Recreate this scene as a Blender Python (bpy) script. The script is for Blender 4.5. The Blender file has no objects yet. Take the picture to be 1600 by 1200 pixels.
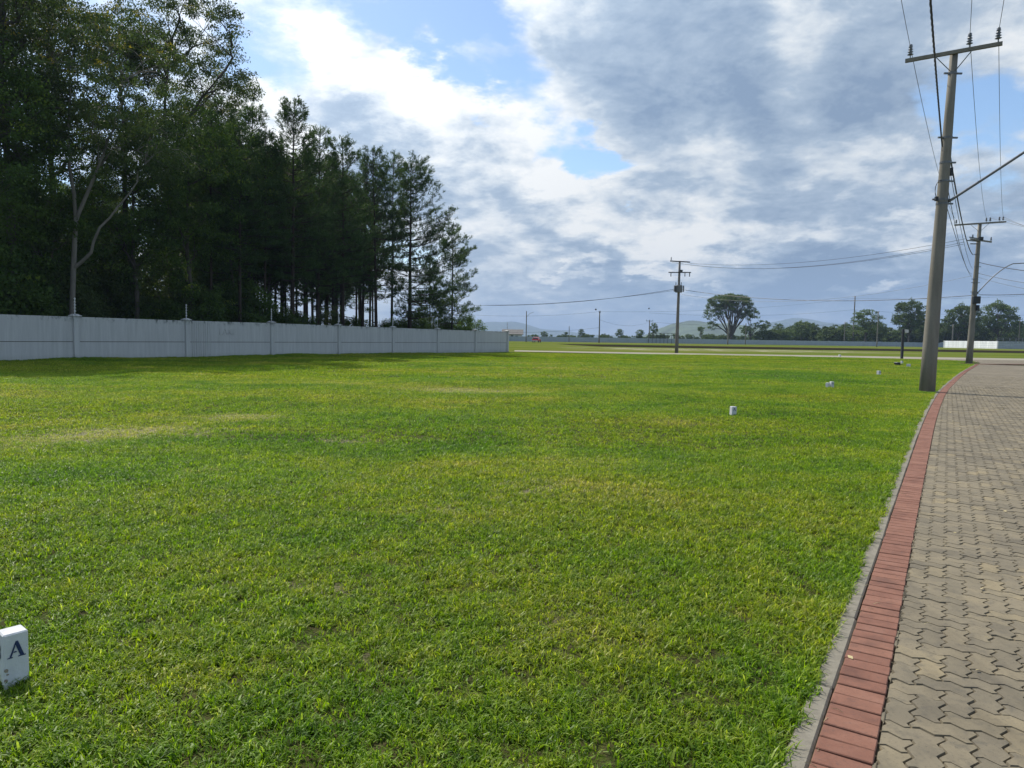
import bpy, math, random
import numpy as np
from math import sin, cos, tan, atan, atan2, radians, degrees, pi, sqrt, exp
from mathutils import Matrix, Vector

random.seed(7)
rng = np.random.default_rng(7)
SC = bpy.context.scene
COL = SC.collection

# ------------------------------------------------------------------ camera
FPX, ROLL, EYE = 1109.0, 0.0147, 1.6
TILT = atan((600 - 527.8) * cos(ROLL) / FPX)
R0 = Vector((1, 0, 0)); FWD = Vector((0, cos(TILT), -sin(TILT))); U0 = Vector((0, sin(TILT), cos(TILT)))
RIGHT = R0 * cos(ROLL) + U0 * sin(ROLL)
UP = U0 * cos(ROLL) - R0 * sin(ROLL)
cam_data = bpy.data.cameras.new('camera')
cam = bpy.data.objects.new('camera', cam_data)
COL.objects.link(cam)
cam_data.sensor_width = 36.0
cam_data.lens = 36.0 * FPX / 1600.0
cam_data.clip_start = 0.05
cam_data.clip_end = 40000
M4 = Matrix.Identity(4)
for i in range(3):
    M4[i][0] = RIGHT[i]; M4[i][1] = UP[i]; M4[i][2] = -FWD[i]
M4[2][3] = EYE
cam.matrix_world = M4
SC.camera = cam

def ray(px, py):
    return RIGHT * (px - 800) + UP * (600 - py) + FWD * FPX
def gnd(px, py, z=0.0):
    d = ray(px, py); t = (z - EYE) / d.z
    return Vector((d.x * t, d.y * t, z))
def atY(px, py, Y):
    d = ray(px, py); t = Y / d.y
    return Vector((d.x * t, Y, EYE + d.z * t))

# ------------------------------------------------------------------ light
SUN_AZ, SUN_EL = radians(-38.0), radians(49.5)
SUNV = Vector((sin(SUN_AZ) * cos(SUN_EL), cos(SUN_AZ) * cos(SUN_EL), sin(SUN_EL)))
sl = bpy.data.lights.new('sun', 'SUN')
sl.energy = 4.8; sl.angle = radians(0.55); sl.color = (1.0, 0.945, 0.85)
so = bpy.data.objects.new('sun', sl); COL.objects.link(so)
so.rotation_euler = SUNV.to_track_quat('Z', 'Y').to_euler()
SC.view_settings.view_transform = 'Standard'
SC.view_settings.look = 'None'
SC.view_settings.exposure = 0.28
SC.view_settings.gamma = 1.0
SC.view_settings.use_curve_mapping = False
try:
    SC.cycles.use_denoising = True
    SC.cycles.denoiser = 'OPENIMAGEDENOISE'
    SC.cycles.transparent_max_bounces = 8
    SC.cycles.max_bounces = 7
    SC.cycles.diffuse_bounces = 3
    SC.cycles.glossy_bounces = 2
    SC.cycles.transmission_bounces = 3
    SC.cycles.volume_bounces = 0
except Exception:
    pass

# ------------------------------------------------------------------ node helpers
class NT:
    def __init__(s, tree):
        s.t = tree; s.n = tree.nodes; s.l = tree.links
    def new(s, typ, **kw):
        n = s.n.new(typ)
        for k, v in kw.items():
            setattr(n, k, v)
        return n
    def put(s, sock, v):
        if isinstance(v, bpy.types.NodeSocket):
            s.l.new(v, sock)
        elif v is not None:
            if sock.type == 'RGBA' and hasattr(v, '__len__') and len(v) == 3:
                v = (*v, 1.0)
            sock.default_value = v
    def math(s, op, a, b=None, c=None, clamp=False):
        n = s.new('ShaderNodeMath', operation=op, use_clamp=clamp)
        s.put(n.inputs[0], a); s.put(n.inputs[1], b) if b is not None else None
        if c is not None: s.put(n.inputs[2], c)
        return n.outputs[0]
    def vmath(s, op, a, b=None):
        n = s.new('ShaderNodeVectorMath', operation=op)
        s.put(n.inputs[0], a)
        if b is not None: s.put(n.inputs[3 if op == 'SCALE' else 1], b)
        return n.outputs['Value' if op in ('LENGTH', 'DOT_PRODUCT') else 'Vector']
    def noise(s, vec, scale, detail=4, rough=0.55, dist=0.0, out='Fac', typ=None):
        n = s.new('ShaderNodeTexNoise')
        if typ: n.noise_type = typ
        if vec is not None: s.put(n.inputs['Vector'], vec)
        n.inputs['Scale'].default_value = scale; n.inputs['Detail'].default_value = detail
        n.inputs['Roughness'].default_value = rough; n.inputs['Distortion'].default_value = dist
        return n.outputs[0 if out == 'Fac' else 'Color']
    def map(s, v, a, b, c=0.0, d=1.0, smooth=False, clamp=True):
        n = s.new('ShaderNodeMapRange')
        n.interpolation_type = 'SMOOTHSTEP' if smooth else 'LINEAR'
        n.clamp = clamp
        s.put(n.inputs[0], v)
        for i, x in zip((1, 2, 3, 4), (a, b, c, d)): s.put(n.inputs[i], x)
        return n.outputs[0]
    def mix(s, f, a, b, blend='MIX'):
        n = s.new('ShaderNodeMix', data_type='RGBA', blend_type=blend)
        n.clamp_factor = True
        s.put(n.inputs['Factor'], f); s.put(n.inputs[6], a); s.put(n.inputs[7], b)
        return n.outputs[2]
    def mapping(s, vec, loc=(0, 0, 0), rot=(0, 0, 0), scale=(1, 1, 1), typ='POINT'):
        n = s.new('ShaderNodeMapping', vector_type=typ)
        s.put(n.inputs['Vector'], vec)
        n.inputs['Location'].default_value = loc; n.inputs['Rotation'].default_value = rot
        n.inputs['Scale'].default_value = scale
        return n.outputs[0]
    def ramp(s, f, stops):
        n = s.new('ShaderNodeValToRGB')
        el = n.color_ramp.elements
        while len(el) < len(stops): el.new(0.5)
        for e, (p, c) in zip(el, stops):
            e.position = p; e.color = (*c, 1.0)
        s.put(n.inputs[0], f)
        return n.outputs[0]

# ------------------------------------------------------------------ sky with clouds
W = bpy.data.worlds.new('World'); SC.world = W; W.use_nodes = True
w = NT(W.node_tree); w.n.clear()
tc = w.new('ShaderNodeTexCoord'); DIR = tc.outputs['Generated']
sky = w.new('ShaderNodeTexSky', sky_type='NISHITA', sun_disc=False)
sky.sun_elevation = SUN_EL; sky.sun_rotation = SUN_AZ
sky.altitude = 20; sky.air_density = 1.0; sky.dust_density = 0.6; sky.ozone_density = 1.3
sep = w.new('ShaderNodeSeparateXYZ'); w.put(sep.inputs[0], DIR)
zc = w.math('MAXIMUM', sep.outputs[2], 0.0)
den = w.math('ADD', zc, 0.30)
cmb = w.new('ShaderNodeCombineXYZ')
w.put(cmb.inputs[0], w.math('DIVIDE', sep.outputs[0], den))
w.put(cmb.inputs[1], w.math('DIVIDE', sep.outputs[1], den))
w.put(cmb.inputs[2], w.math('MULTIPLY', sep.outputs[2], 1.5))
P = cmb.outputs[0]
# ragged domain for the placed cloud masses
wn = w.noise(P, 3.2, 8, 0.62, out='Color')
wv = w.vmath('SUBTRACT', wn, (0.5, 0.5, 0.5))
DW = w.vmath('ADD', DIR, w.vmath('SCALE', wv, 0.17))

def lobe(px, py, sx, sy, rot=0.0, vec=None):
    d = ray(px, py).normalized()
    rt = d.cross(Vector((0, 0, 1))).normalized(); up = rt.cross(d)
    a = radians(rot)
    r2 = rt * cos(a) + up * sin(a); u2 = -rt * sin(a) + up * cos(a)
    m = Matrix((r2, u2, d)).transposed()
    e = m.to_euler('XYZ')
    k = 1.0 / FPX
    v = w.mapping(DW if vec is None else vec, loc=tuple(d), rot=tuple(e), scale=(sx * k, sy * k, 0.6), typ='TEXTURE')
    g = w.new('ShaderNodeTexGradient', gradient_type='SPHERICAL'); w.put(g.inputs[0], v)
    return w.map(g.outputs['Fac'], 0.0, 0.75, 0, 1, smooth=True)

def lobes(lst, base):
    acc = base
    for (px, py, sx, sy, rot, wt) in lst:
        acc = w.math('MULTIPLY_ADD', lobe(px, py, sx, sy, rot), wt, acc)
    return acc

n1 = w.noise(P, 2.3, 10, 0.62, 0.2)
n2 = w.noise(P, 9.0, 8, 0.62, 0.1)
nn = w.math('ADD', w.math('MULTIPLY', n1, 0.7), w.math('MULTIPLY', n2, 0.3))
nn = w.math('SUBTRACT', nn, 0.5)
COVER = [
    (560, 190, 330, 150, -28, .30), (760, 290, 360, 150, -38, .30), (960, 400, 360, 150, -20, .28),
    (1180, 180, 420, 330, 0, .45), (1000, 60, 260, 160, -20, .32), (1300, 380, 420, 180, 0, .30),
    (850, 470, 500, 70, 0, .30), (400, 70, 200, 140, -35, .26), (330, 190, 90, 40, -20, .2),
    (420, 130, 110, 60, -30, -.50), (740, 60, 190, 85, -25, -.42), (660, 120, 80, 40, -30, -.12), (500, 20, 200, 60, 0, -.30),
    (935, 268, 110, 62, -25, -.62), (860, 190, 90, 60, 0, -.25), (1540, 190, 110, 150, 20, -.50),
    (1230, 172, 40, 30, 0, -.30), (760, 95, 60, 30, 0, .12), (300, 60, 90, 200, 20, -.2),
    (1560, 60, 120, 70, 0, .20), (1480, 330, 260, 140, 0, .25),
]
cov = lobes(COVER, 0.17)
dens = w.math('MULTIPLY_ADD', nn, 1.5, cov)
mask = w.map(dens, 0.02, 0.34, 0.0, 1.0, smooth=True)
# thickness: thick parts are grey seen from below, thin parts transmit the sun
DARK = [
    (1190, 140, 260, 230, 20, .38), (1010, 100, 200, 110, -15, .30), (1330, 230, 210, 200, 10, .38),
    (1250, 320, 220, 70, -10, .30), (1200, 430, 420, 60, 0, .42), (1330, 395, 110, 50, 0, .2), (1500, 470, 330, 110, 0, .38),
    (620, 250, 190, 75, -38, .38), (520, 200, 90, 50, -30, .2), (850, 340, 180, 50, -38, .30), (760, 270, 120, 40, -38, .15), (960, 470, 500, 50, 0, .26), (1550, 300, 120, 120, 0, .3),
    (870, 395, 110, 40, -5, .16), (1480, 60, 80, 80, 0, .12),
    (1240, 120, 70, 190, 8, -.40), (1250, 260, 150, 60, 10, -.34), (1120, 360, 200, 60, 10, -.22),
    (1330, 290, 120, 60, 35, -.25), (1380, 350, 190, 26, 0, -.3),
    (1190, 60, 60, 60, 0, -.12), (1090, 230, 90, 50, 20, -.18), (1420, 300, 90, 60, 20, -.12), (1300, 440, 160, 20, 0, -.10), (650, 360, 160, 60, -30, .06),
    (560, 130, 260, 70, -32, -.20), (740, 190, 260, 60, -34, -.15), (930, 350, 260, 60, -20, -.16),
    (1100, 300, 60, 60, 0, -.15),
    (1380, 436, 75, 16, 8, -.55), (1000, 414, 34, 16, 0, -.5), (868, 438, 40, 14, 0, -.35), (925, 432, 34, 20, 0, -.35),
    (1090, 452, 60, 14, 0, -.45),
]
dk = lobes(DARK, 0.20)
n3 = w.noise(P, 4.2, 9, 0.60, 0.3)
n4 = w.noise(P, 14.0, 7, 0.6, 0.2)
dk = w.math('MULTIPLY_ADD', w.math('SUBTRACT', n3, 0.5), 1.7, dk)
dk = w.math('MULTIPLY_ADD', w.math('SUBTRACT', n4, 0.5), 0.75, dk)
dk = w.math('MULTIPLY_ADD', w.map(sep.outputs[1], 0.3, -0.6), 0.15, dk)
ccol = w.ramp(dk, [(0.0, (0.80, 0.82, 0.83)), (0.22, (0.63, 0.685, 0.74)), (0.50, (0.375, 0.465, 0.58)), (0.9, (0.225, 0.312, 0.445))])
sd = w.vmath('DOT_PRODUCT', DIR, tuple(SUNV))
glow = w.map(sd, 0.45, 1.0, 0.0, 1.0)
glow = w.math('POWER', glow, 2.2)
ccol = w.vmath('SCALE', ccol, w.math('MULTIPLY_ADD', glow, 0.9, 0.94))
blue = w.vmath('MULTIPLY', sky.outputs[0], (0.125, 0.135, 0.142))
# pale blue-grey air low over the land
low = w.map(sep.outputs[2], 0.0, 0.13, 1.0, 0.0, smooth=True)
lowc = w.mix(w.map(sep.outputs[0], -0.15, 0.35), (0.50, 0.61, 0.74), (0.27, 0.39, 0.57))
col = w.mix(mask, blue, ccol)
col = w.mix(w.math('MULTIPLY', low, 0.62), col, lowc)
col = w.vmath('SCALE', col, 10.0)
bg = w.new('ShaderNodeBackground'); w.put(bg.inputs[0], col); bg.inputs[1].default_value = 0.1
wo = w.new('ShaderNodeOutputWorld'); w.l.new(bg.outputs[0], wo.inputs[0])
try:
    W.cycles.sampling_method = 'MANUAL'; W.cycles.sample_map_resolution = 512
except Exception:
    pass

# ------------------------------------------------------------------ materials
def mat(name):
    m = bpy.data.materials.new(name); m.use_nodes = True
    t = NT(m.node_tree); t.n.clear()
    o = t.new('ShaderNodeOutputMaterial')
    return m, t, o
def bsdf(t, o, color, rough=0.8, normal=None, spec=0.3, metal=0.0):
    b = t.new('ShaderNodeBsdfPrincipled')
    t.put(b.inputs['Base Color'], color); t.put(b.inputs['Roughness'], rough)
    t.put(b.inputs['Specular IOR Level'], spec); t.put(b.inputs['Metallic'], metal)
    if normal is not None: t.put(b.inputs['Normal'], normal)
    t.l.new(b.outputs[0], o.inputs[0]); return b
def bump(t, h, strength=0.5, dist=0.01):
    b = t.new('ShaderNodeBump'); b.inputs['Strength'].default_value = strength; b.inputs['Distance'].default_value = dist
    t.put(b.inputs['Height'], h); return b.outputs[0]
def objco(t): return t.new('ShaderNodeTexCoord').outputs['Object']
def wpos(t): return t.new('ShaderNodeNewGeometry').outputs['Position']
def attr(t, name, out='Fac'):
    n = t.new('ShaderNodeAttribute'); n.attribute_name = name; return n.outputs[out]
def orand(t): return t.new('ShaderNodeObjectInfo').outputs['Random']

def simple(name, c, rough=0.7, var=0.15, scale=8.0, metal=0.0, spec=0.3, bmp=0.0):
    m, t, o = mat(name); v = objco(t)
    n = t.noise(v, scale, 5, 0.6)
    k = t.map(n, 0.3, 0.7, 1 - var, 1 + var)
    col = t.vmath('SCALE', c, k)
    bsdf(t, o, col, rough, bump(t, n, bmp, 0.01) if bmp else None, spec, metal)
    return m

def leaf_mat(name, c1, c2, young=None, trans=0.35, rough=0.6, spec=0.12):
    m, t, o = mat(name)
    r = attr(t, 'rnd')
    oi = orand(t)
    col = t.mix(r, c1, c2)
    col = t.vmath('SCALE', col, t.map(oi, 0, 1, 0.8, 1.2))
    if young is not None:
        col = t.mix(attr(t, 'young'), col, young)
    d = t.new('ShaderNodeBsdfPrincipled')
    t.put(d.inputs['Base Color'], col); d.inputs['Roughness'].default_value = rough
    d.inputs['Specular IOR Level'].default_value = spec
    tr = t.new('ShaderNodeBsdfTranslucent'); t.put(tr.inputs[0], t.vmath('MULTIPLY', col, (1.25, 1.35, 0.6)))
    mx = t.new('ShaderNodeMixShader'); mx.inputs[0].default_value = trans
    t.l.new(d.outputs[0], mx.inputs[1]); t.l.new(tr.outputs[0], mx.inputs[2]); t.l.new(mx.outputs[0], o.inputs[0])
    return m

# dry patches and lush strips of the lawn: a colour of the ground itself, in metres
DRY = []   # (x, y, sx, sy, rot, weight)
def dryspot(px, py, wpx, hpx, wt):
    a = gnd(px, py); b = gnd(px + wpx, py); c = gnd(px, py + hpx)
    d = gnd(px, py - hpx)
    DRY.append((a.x, (c.y + d.y) / 2, abs(b.x - a.x), max(0.25, abs(d.y - c.y) / 2), 0.0, wt))
for s in [(80, 690, 190, 14, 1.0), (230, 676, 150, 10, .9), (340, 655, 110, 9, .8), (400, 648, 70, 6, .7), (310, 742, 60, 7, .8),
          (770, 611, 90, 4, 1.1), (690, 607, 60, 3, .8), (930, 604, 60, 4, .5), (540, 690, 60, 7, .6), (850, 770, 130, 22, .6), (680, 800, 120, 20, .5),
          (500, 905, 90, 26, .45), (860, 985, 120, 40, .35), (620, 1010, 60, 25, .35), (300, 1080, 60, 30, .3), (1060, 660, 70, 10, .35), (930, 720, 130, 14, .45), (150, 940, 60, 20, .3),
          (60, 610, 120, 12, .35), (560, 600, 140, 6, .5)]:
    dryspot(*s)
LUSH = []
def lushspot(px, py, wpx, hpx, wt):
    n = len(DRY); dryspot(px, py, wpx, hpx, wt); LUSH.append(DRY.pop())
for s in [(1230, 588, 110, 7, 1.0), (1150, 600, 160, 7, .7), (1000, 640, 160, 10, .6), (620, 662, 200, 14, .8), (500, 700, 230, 16, .7), (230, 740, 260, 22, .6),
          (980, 600, 120, 6, .5), (1330, 900, 90, 60, .8), (1250, 1080, 130, 90, .9), (760, 690, 120, 16, .5), (60, 780, 100, 30, .4)]:
    lushspot(*s)

def patches(t, v, lst):
    acc = 0.0
    for (x, y, sx, sy, rot, wt) in lst:
        g = t.new('ShaderNodeTexGradient', gradient_type='SPHERICAL')
        t.put(g.inputs[0], t.mapping(v, loc=(x, y, 0), scale=(sx * 1.5, sy * 1.5, 50), typ='TEXTURE'))
        acc = t.math('MULTIPLY_ADD', g.outputs['Fac'], wt, acc)
    return acc

def grass_color(t, blade=True):
    v = wpos(t)
    wv = t.vmath('ADD', v, t.vmath('SCALE', t.vmath('SUBTRACT', t.noise(v, 0.8, 4, 0.6, out='Color'), (.5, .5, .5)), 1.6))
    big = t.noise(t.mapping(v, scale=(0.7, 1.3, 1)), 0.16, 3, 0.55)
    mid = t.noise(v, 0.75, 5, 0.62)
    fine = t.noise(v, 4.5, 4, 0.6)
    f = t.math('ADD', t.math('MULTIPLY', big, 0.5), t.math('ADD', t.math('MULTIPLY', mid, 0.32), t.math('MULTIPLY', fine, 0.18)))
    lush = patches(t, wv, LUSH)
    dry = patches(t, wv, DRY)
    f = t.math('MULTIPLY_ADD', lush, -0.12, f)
    f = t.math('MULTIPLY_ADD', dry, 0.05, f)
    col = t.ramp(f, [(0.38, (0.096, 0.203, 0.010)), (0.46, (0.150, 0.250, 0.012)), (0.54, (0.208, 0.274, 0.016)), (0.64, (0.285, 0.292, 0.050))])
    g2 = t.noise(v, 13, 3, 0.6); g3 = t.noise(v, 34, 2, 0.5)
    k = t.math('ADD', t.math('MULTIPLY', t.math('SUBTRACT', g2, 0.5), 2.1), t.math('MULTIPLY', t.math('SUBTRACT', g3, 0.5), 2.0))
    k = t.math('ADD', k, t.math('MULTIPLY', t.math('SUBTRACT', mid, 0.5), 0.7))
    col = t.mix(1.0, col, t.ramp(t.math('ADD', k, 0.5), [(0.0, (0.50, 0.58, 0.75)), (0.5, (1.0, 1.0, 1.0)), (1.0, (1.50, 1.36, 1.75))]), 'MULTIPLY')
    return col, dry, v, fine

def grass_mat():
    m, t, o = mat('grass_blades')
    col, dry, v, fine = grass_color(t)
    r = attr(t, 'rnd')
    col = t.mix(1.0, col, t.ramp(r, [(0.0, (0.26, 0.34, 0.4)), (0.25, (0.7, 0.76, .8)), (0.5, (1.10, 1.09, 1)), (0.84, (1.3, 1.22, 1.0)), (0.87, (1.6, 1.2, 3.5)), (1.0, (1.9, 1.55, 7.0))]), 'MULTIPLY')
    df = t.map(t.math('ADD', t.math('MULTIPLY', dry, 0.8), t.math('MULTIPLY', t.math('SUBTRACT', fine, 0.5), 1.2)), t.math('ADD', t.math('MULTIPLY', t.math('FRACT', t.math('MULTIPLY', r, 37.0)), 1.1), 0.22), t.math('ADD', t.math('MULTIPLY', t.math('FRACT', t.math('MULTIPLY', r, 37.0)), 1.1), 0.30))
    col = t.mix(df, col, (0.42, 0.39, 0.26))
    b = t.new('ShaderNodeBsdfPrincipled'); t.put(b.inputs['Base Color'], col)
    b.inputs['Roughness'].default_value = 0.45; b.inputs['Specular IOR Level'].default_value = 0.22
    tr = t.new('ShaderNodeBsdfTranslucent'); t.put(tr.inputs[0], t.vmath('MULTIPLY', col, (1.35, 1.4, 0.5)))
    mx = t.new('ShaderNodeMixShader'); mx.inputs[0].default_value = 0.5
    t.l.new(b.outputs[0], mx.inputs[1]); t.l.new(tr.outputs[0], mx.inputs[2]); t.l.new(mx.outputs[0], o.inputs[0])
    return m
def lawn_mat():
    m, t, o = mat('lawn_soil')
    col, dry, v, fine = grass_color(t)
    n = t.noise(v, 38, 4, 0.65)
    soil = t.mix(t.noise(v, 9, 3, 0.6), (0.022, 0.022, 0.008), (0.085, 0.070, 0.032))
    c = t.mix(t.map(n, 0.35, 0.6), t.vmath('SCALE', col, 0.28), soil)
    c = t.mix(t.math('MULTIPLY', t.map(dry, 0.15, 0.8), t.map(n, .4, .6)), c, (0.30, 0.27, 0.18))
    bsdf(t, o, c, 0.95, bump(t, n, 1.0, 0.03), 0.1)
    return m
def field_mat():
    m, t, o = mat('field_grass')
    v = wpos(t)
    f = t.noise(t.mapping(v, scale=(0.25, 1, 1)), 0.07, 6, 0.65)
    g = t.noise(t.mapping(v, scale=(0.3, 1, 1)), 0.9, 5, 0.65)
    f = t.math('ADD', t.math('MULTIPLY', f, 0.65), t.math('MULTIPLY', g, 0.35))
    c = t.ramp(f, [(0.36, (0.060, 0.092, 0.014)), (0.48, (0.090, 0.120, 0.018)), (0.56, (0.120, 0.130, 0.032)), (0.68, (0.150, 0.135, 0.062))])
    sep = t.new('ShaderNodeSeparateXYZ'); t.put(sep.inputs[0], v)
    # bare sand along the foot of the low bank
    sx = t.map(sep.outputs[0], 8, 22); sx2 = t.map(sep.outputs[0], 72, 50)
    sy = t.map(sep.outputs[1], 109, 116); sy2 = t.map(sep.outputs[1], 146, 138)
    s = t.math('MULTIPLY', t.math('MULTIPLY', sx, sx2), t.math('MULTIPLY', sy, sy2))
    ns = t.noise(t.mapping(v, scale=(0.35, 1, 1)), 0.5, 6, 0.65)
    sand = t.math('MULTIPLY', s, t.map(ns, 0.49, 0.57))
    c = t.mix(sand, c, (0.34, 0.30, 0.235))
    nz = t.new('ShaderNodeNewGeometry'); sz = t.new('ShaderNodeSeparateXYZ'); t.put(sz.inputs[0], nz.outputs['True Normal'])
    c = t.mix(t.map(sz.outputs[2], 0.985, 0.94), c, (0.035, 0.028, 0.016))  # steep bank face darkened, its shade put into the soil colour
    bsdf(t, o, c, 1.0, None, 0.0)
    return m

def paver_mat():
    m, t, o = mat('concrete_paver')
    v = wpos(t); oi = attr(t, 'rnd'); orr = orand(t)
    rr = t.math('FRACT', t.math('ADD', oi, orr))
    base = t.ramp(rr, [(0.0, (0.152, 0.130, 0.090)), (0.3, (0.168, 0.143, 0.099)), (0.7, (0.182, 0.154, 0.105)), (0.9, (0.198, 0.166, 0.109)), (1.0, (0.222, 0.182, 0.112))])
    n = t.noise(v, 60, 6, 0.7); n2 = t.noise(v, 2.2, 5, 0.65); n3 = t.noise(v, 14, 5, 0.65); n4 = t.noise(v, 260, 3, 0.7)
    base = t.mix(1.0, base, t.ramp(n2, [(0.3, (0.70, 0.71, 0.74)), (0.52, (1, 1, 1)), (0.75, (1.12, 1.10, 1.05))]), 'MULTIPLY')
    base = t.mix(t.map(n3, 0.52, 0.70, 0, .6), base, (0.088, 0.08, 0.064))
    base = t.mix(t.map(n, 0.56, 0.70, 0, .7), base, (0.06, 0.055, 0.045))
    base = t.mix(t.map(n4, 0.62, 0.75, 0, .5), base, (0.30, 0.27, 0.22))
    n5 = t.noise(t.mapping(v, rot=(0, 0, radians(31.5)), scale=(1.0, 0.22, 1)), 1.6, 6, 0.7)
    base = t.mix(1.0, base, t.ramp(n5, [(0.32, (0.74, 0.74, 0.76)), (0.5, (1, 1, 1)), (0.7, (1.12, 1.11, 1.08))]), 'MULTIPLY')
    n6 = t.noise(v, 5.5, 3, 0.5)
    base = t.mix(t.map(n6, 0.68, 0.74, 0, .45), base, (0.06, 0.058, 0.05))
    h = t.math('ADD', t.math('MULTIPLY', n, 0.6), t.math('MULTIPLY', n4, 0.6))
    bsdf(t, o, base, 0.86, bump(t, h, 0.55, 0.004), 0.25)
    return m
def brick_mat():
    m, t, o = mat('red_brick')
    v = wpos(t); rr = t.math('FRACT', t.math('ADD', attr(t, 'rnd'), orand(t)))
    base = t.ramp(rr, [(0.0, (0.172, 0.078, 0.053)), (0.5, (0.190, 0.087, 0.059)), (1.0, (0.212, 0.101, 0.068))])
    n = t.noise(v, 70, 6, 0.7); n2 = t.noise(v, 5, 5, 0.65); n4 = t.noise(v, 240, 3, 0.7)
    base = t.mix(1.0, base, t.ramp(n2, [(0.3, (0.66, 0.68, 0.72)), (0.5, (1, 1, 1)), (0.72, (1.16, 1.28, 1.35))]), 'MULTIPLY')
    base = t.mix(t.map(n, 0.54, 0.70, 0, .75), base, (0.10, 0.06, 0.05))
    base = t.mix(t.map(n4, 0.6, 0.75, 0, .35), base, (0.34, 0.2, 0.16))
    bsdf(t, o, base, 0.85, bump(t, t.math('ADD', n, n4), 0.5, 0.003), 0.25)
    return m
def farpave_mat():
    m, t, o = mat('paving_far')
    v = wpos(t)
    ang = radians(31.5)
    b = t.new('ShaderNodeTexBrick'); t.put(b.inputs['Vector'], t.mapping(v, rot=(0, 0, ang)))
    b.offset = 0.5
    b.inputs['Scale'].default_value = 1.0; b.inputs['Mortar Size'].default_value = 0.006; b.inputs['Brick Width'].default_value = 0.22; b.inputs['Row Height'].default_value = 0.11
    b.inputs['Color1'].default_value = (0.145, 0.125, 0.090, 1); b.inputs['Color2'].default_value = (0.20, 0.171, 0.124, 1); b.inputs['Mortar'].default_value = (0.06, 0.052, 0.04, 1)
    n2 = t.noise(t.mapping(v, scale=(0.6, 1, 1)), 0.35, 6, 0.65)
    c = t.mix(1.0, b.outputs[0], t.ramp(n2, [(0.3, (0.78, 0.78, 0.8)), (0.6, (1.05, 1.05, 1.05)), (0.8, (1.25, 1.22, 1.15))]), 'MULTIPLY')
    bsdf(t, o, c, 0.9, None, 0.15)
    return m
def crossroad_mat():
    m, t, o = mat('pale_paving')
    v = wpos(t)
    n2 = t.noise(t.mapping(v, scale=(0.5, 1, 1)), 0.6, 6, 0.65)
    c = t.ramp(n2, [(0.3, (0.20, 0.183, 0.143)), (0.7, (0.28, 0.257, 0.205))])
    bsdf(t, o, c, 0.9, None, 0.15)
    return m
def concrete_mat(name, c, streak=True, sc=3.0):
    m, t, o = mat(name); v = objco(t)
    n = t.noise(v, sc * 8, 6, 0.7); s = t.noise(t.mapping(v, scale=(1, 1, 0.12)), sc * 2, 5, 0.65)
    n3 = t.noise(v, sc * 40, 3, 0.7)
    col = t.vmath('SCALE', c, t.map(s, 0.3, 0.7, 0.80, 1.14))
    col = t.vmath('SCALE', col, t.map(n, 0.3, 0.7, 0.90, 1.08))
    bsdf(t, o, col, 0.88, bump(t, t.math('ADD', n, n3), 0.35, 0.006), 0.2)
    return m
def wallpaint_mat(name='white_wall_paint', c=(0.50, 0.50, 0.485)):
    m, t, o = mat(name)
    v = wpos(t)
    n = t.noise(v, 1.3, 6, 0.65); s = t.noise(t.mapping(v, scale=(2.5, 2.5, 0.16)), 2.2, 6, 0.7)
    sep = t.new('ShaderNodeSeparateXYZ'); t.put(sep.inputs[0], v)
    col = t.vmath('SCALE', c, t.map(s, 0.3, 0.72, 1.05, 0.80))
    top = t.math('MULTIPLY', t.map(sep.outputs[2], 2.10, 2.33), t.map(t.noise(t.mapping(v, scale=(1, 1, .5)), 3.2, 6, 0.75), 0.50, 0.64))
    col = t.mix(top, col, (0.10, 0.11, 0.10))
    bot = t.math('MULTIPLY', t.map(sep.outputs[2], 0.35, 0.0), t.map(n, 0.35, 0.7, 0.1, 0.7))
    col = t.mix(bot, col, (0.30, 0.31, 0.27))
    bsdf(t, o, col, 0.8, bump(t, n, 0.2, 0.02), 0.25)
    return m
def bark_mat(name, c1, c2, sc=2.0):
    m, t, o = mat(name); v = objco(t)
    n = t.noise(t.mapping(v, scale=(1, 1, 0.25)), sc, 6, 0.7)
    bsdf(t, o, t.mix(t.map(n, 0.35, 0.65), c1, c2), 0.92, bump(t, n, 0.6, 0.05), 0.15)
    return m

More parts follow.
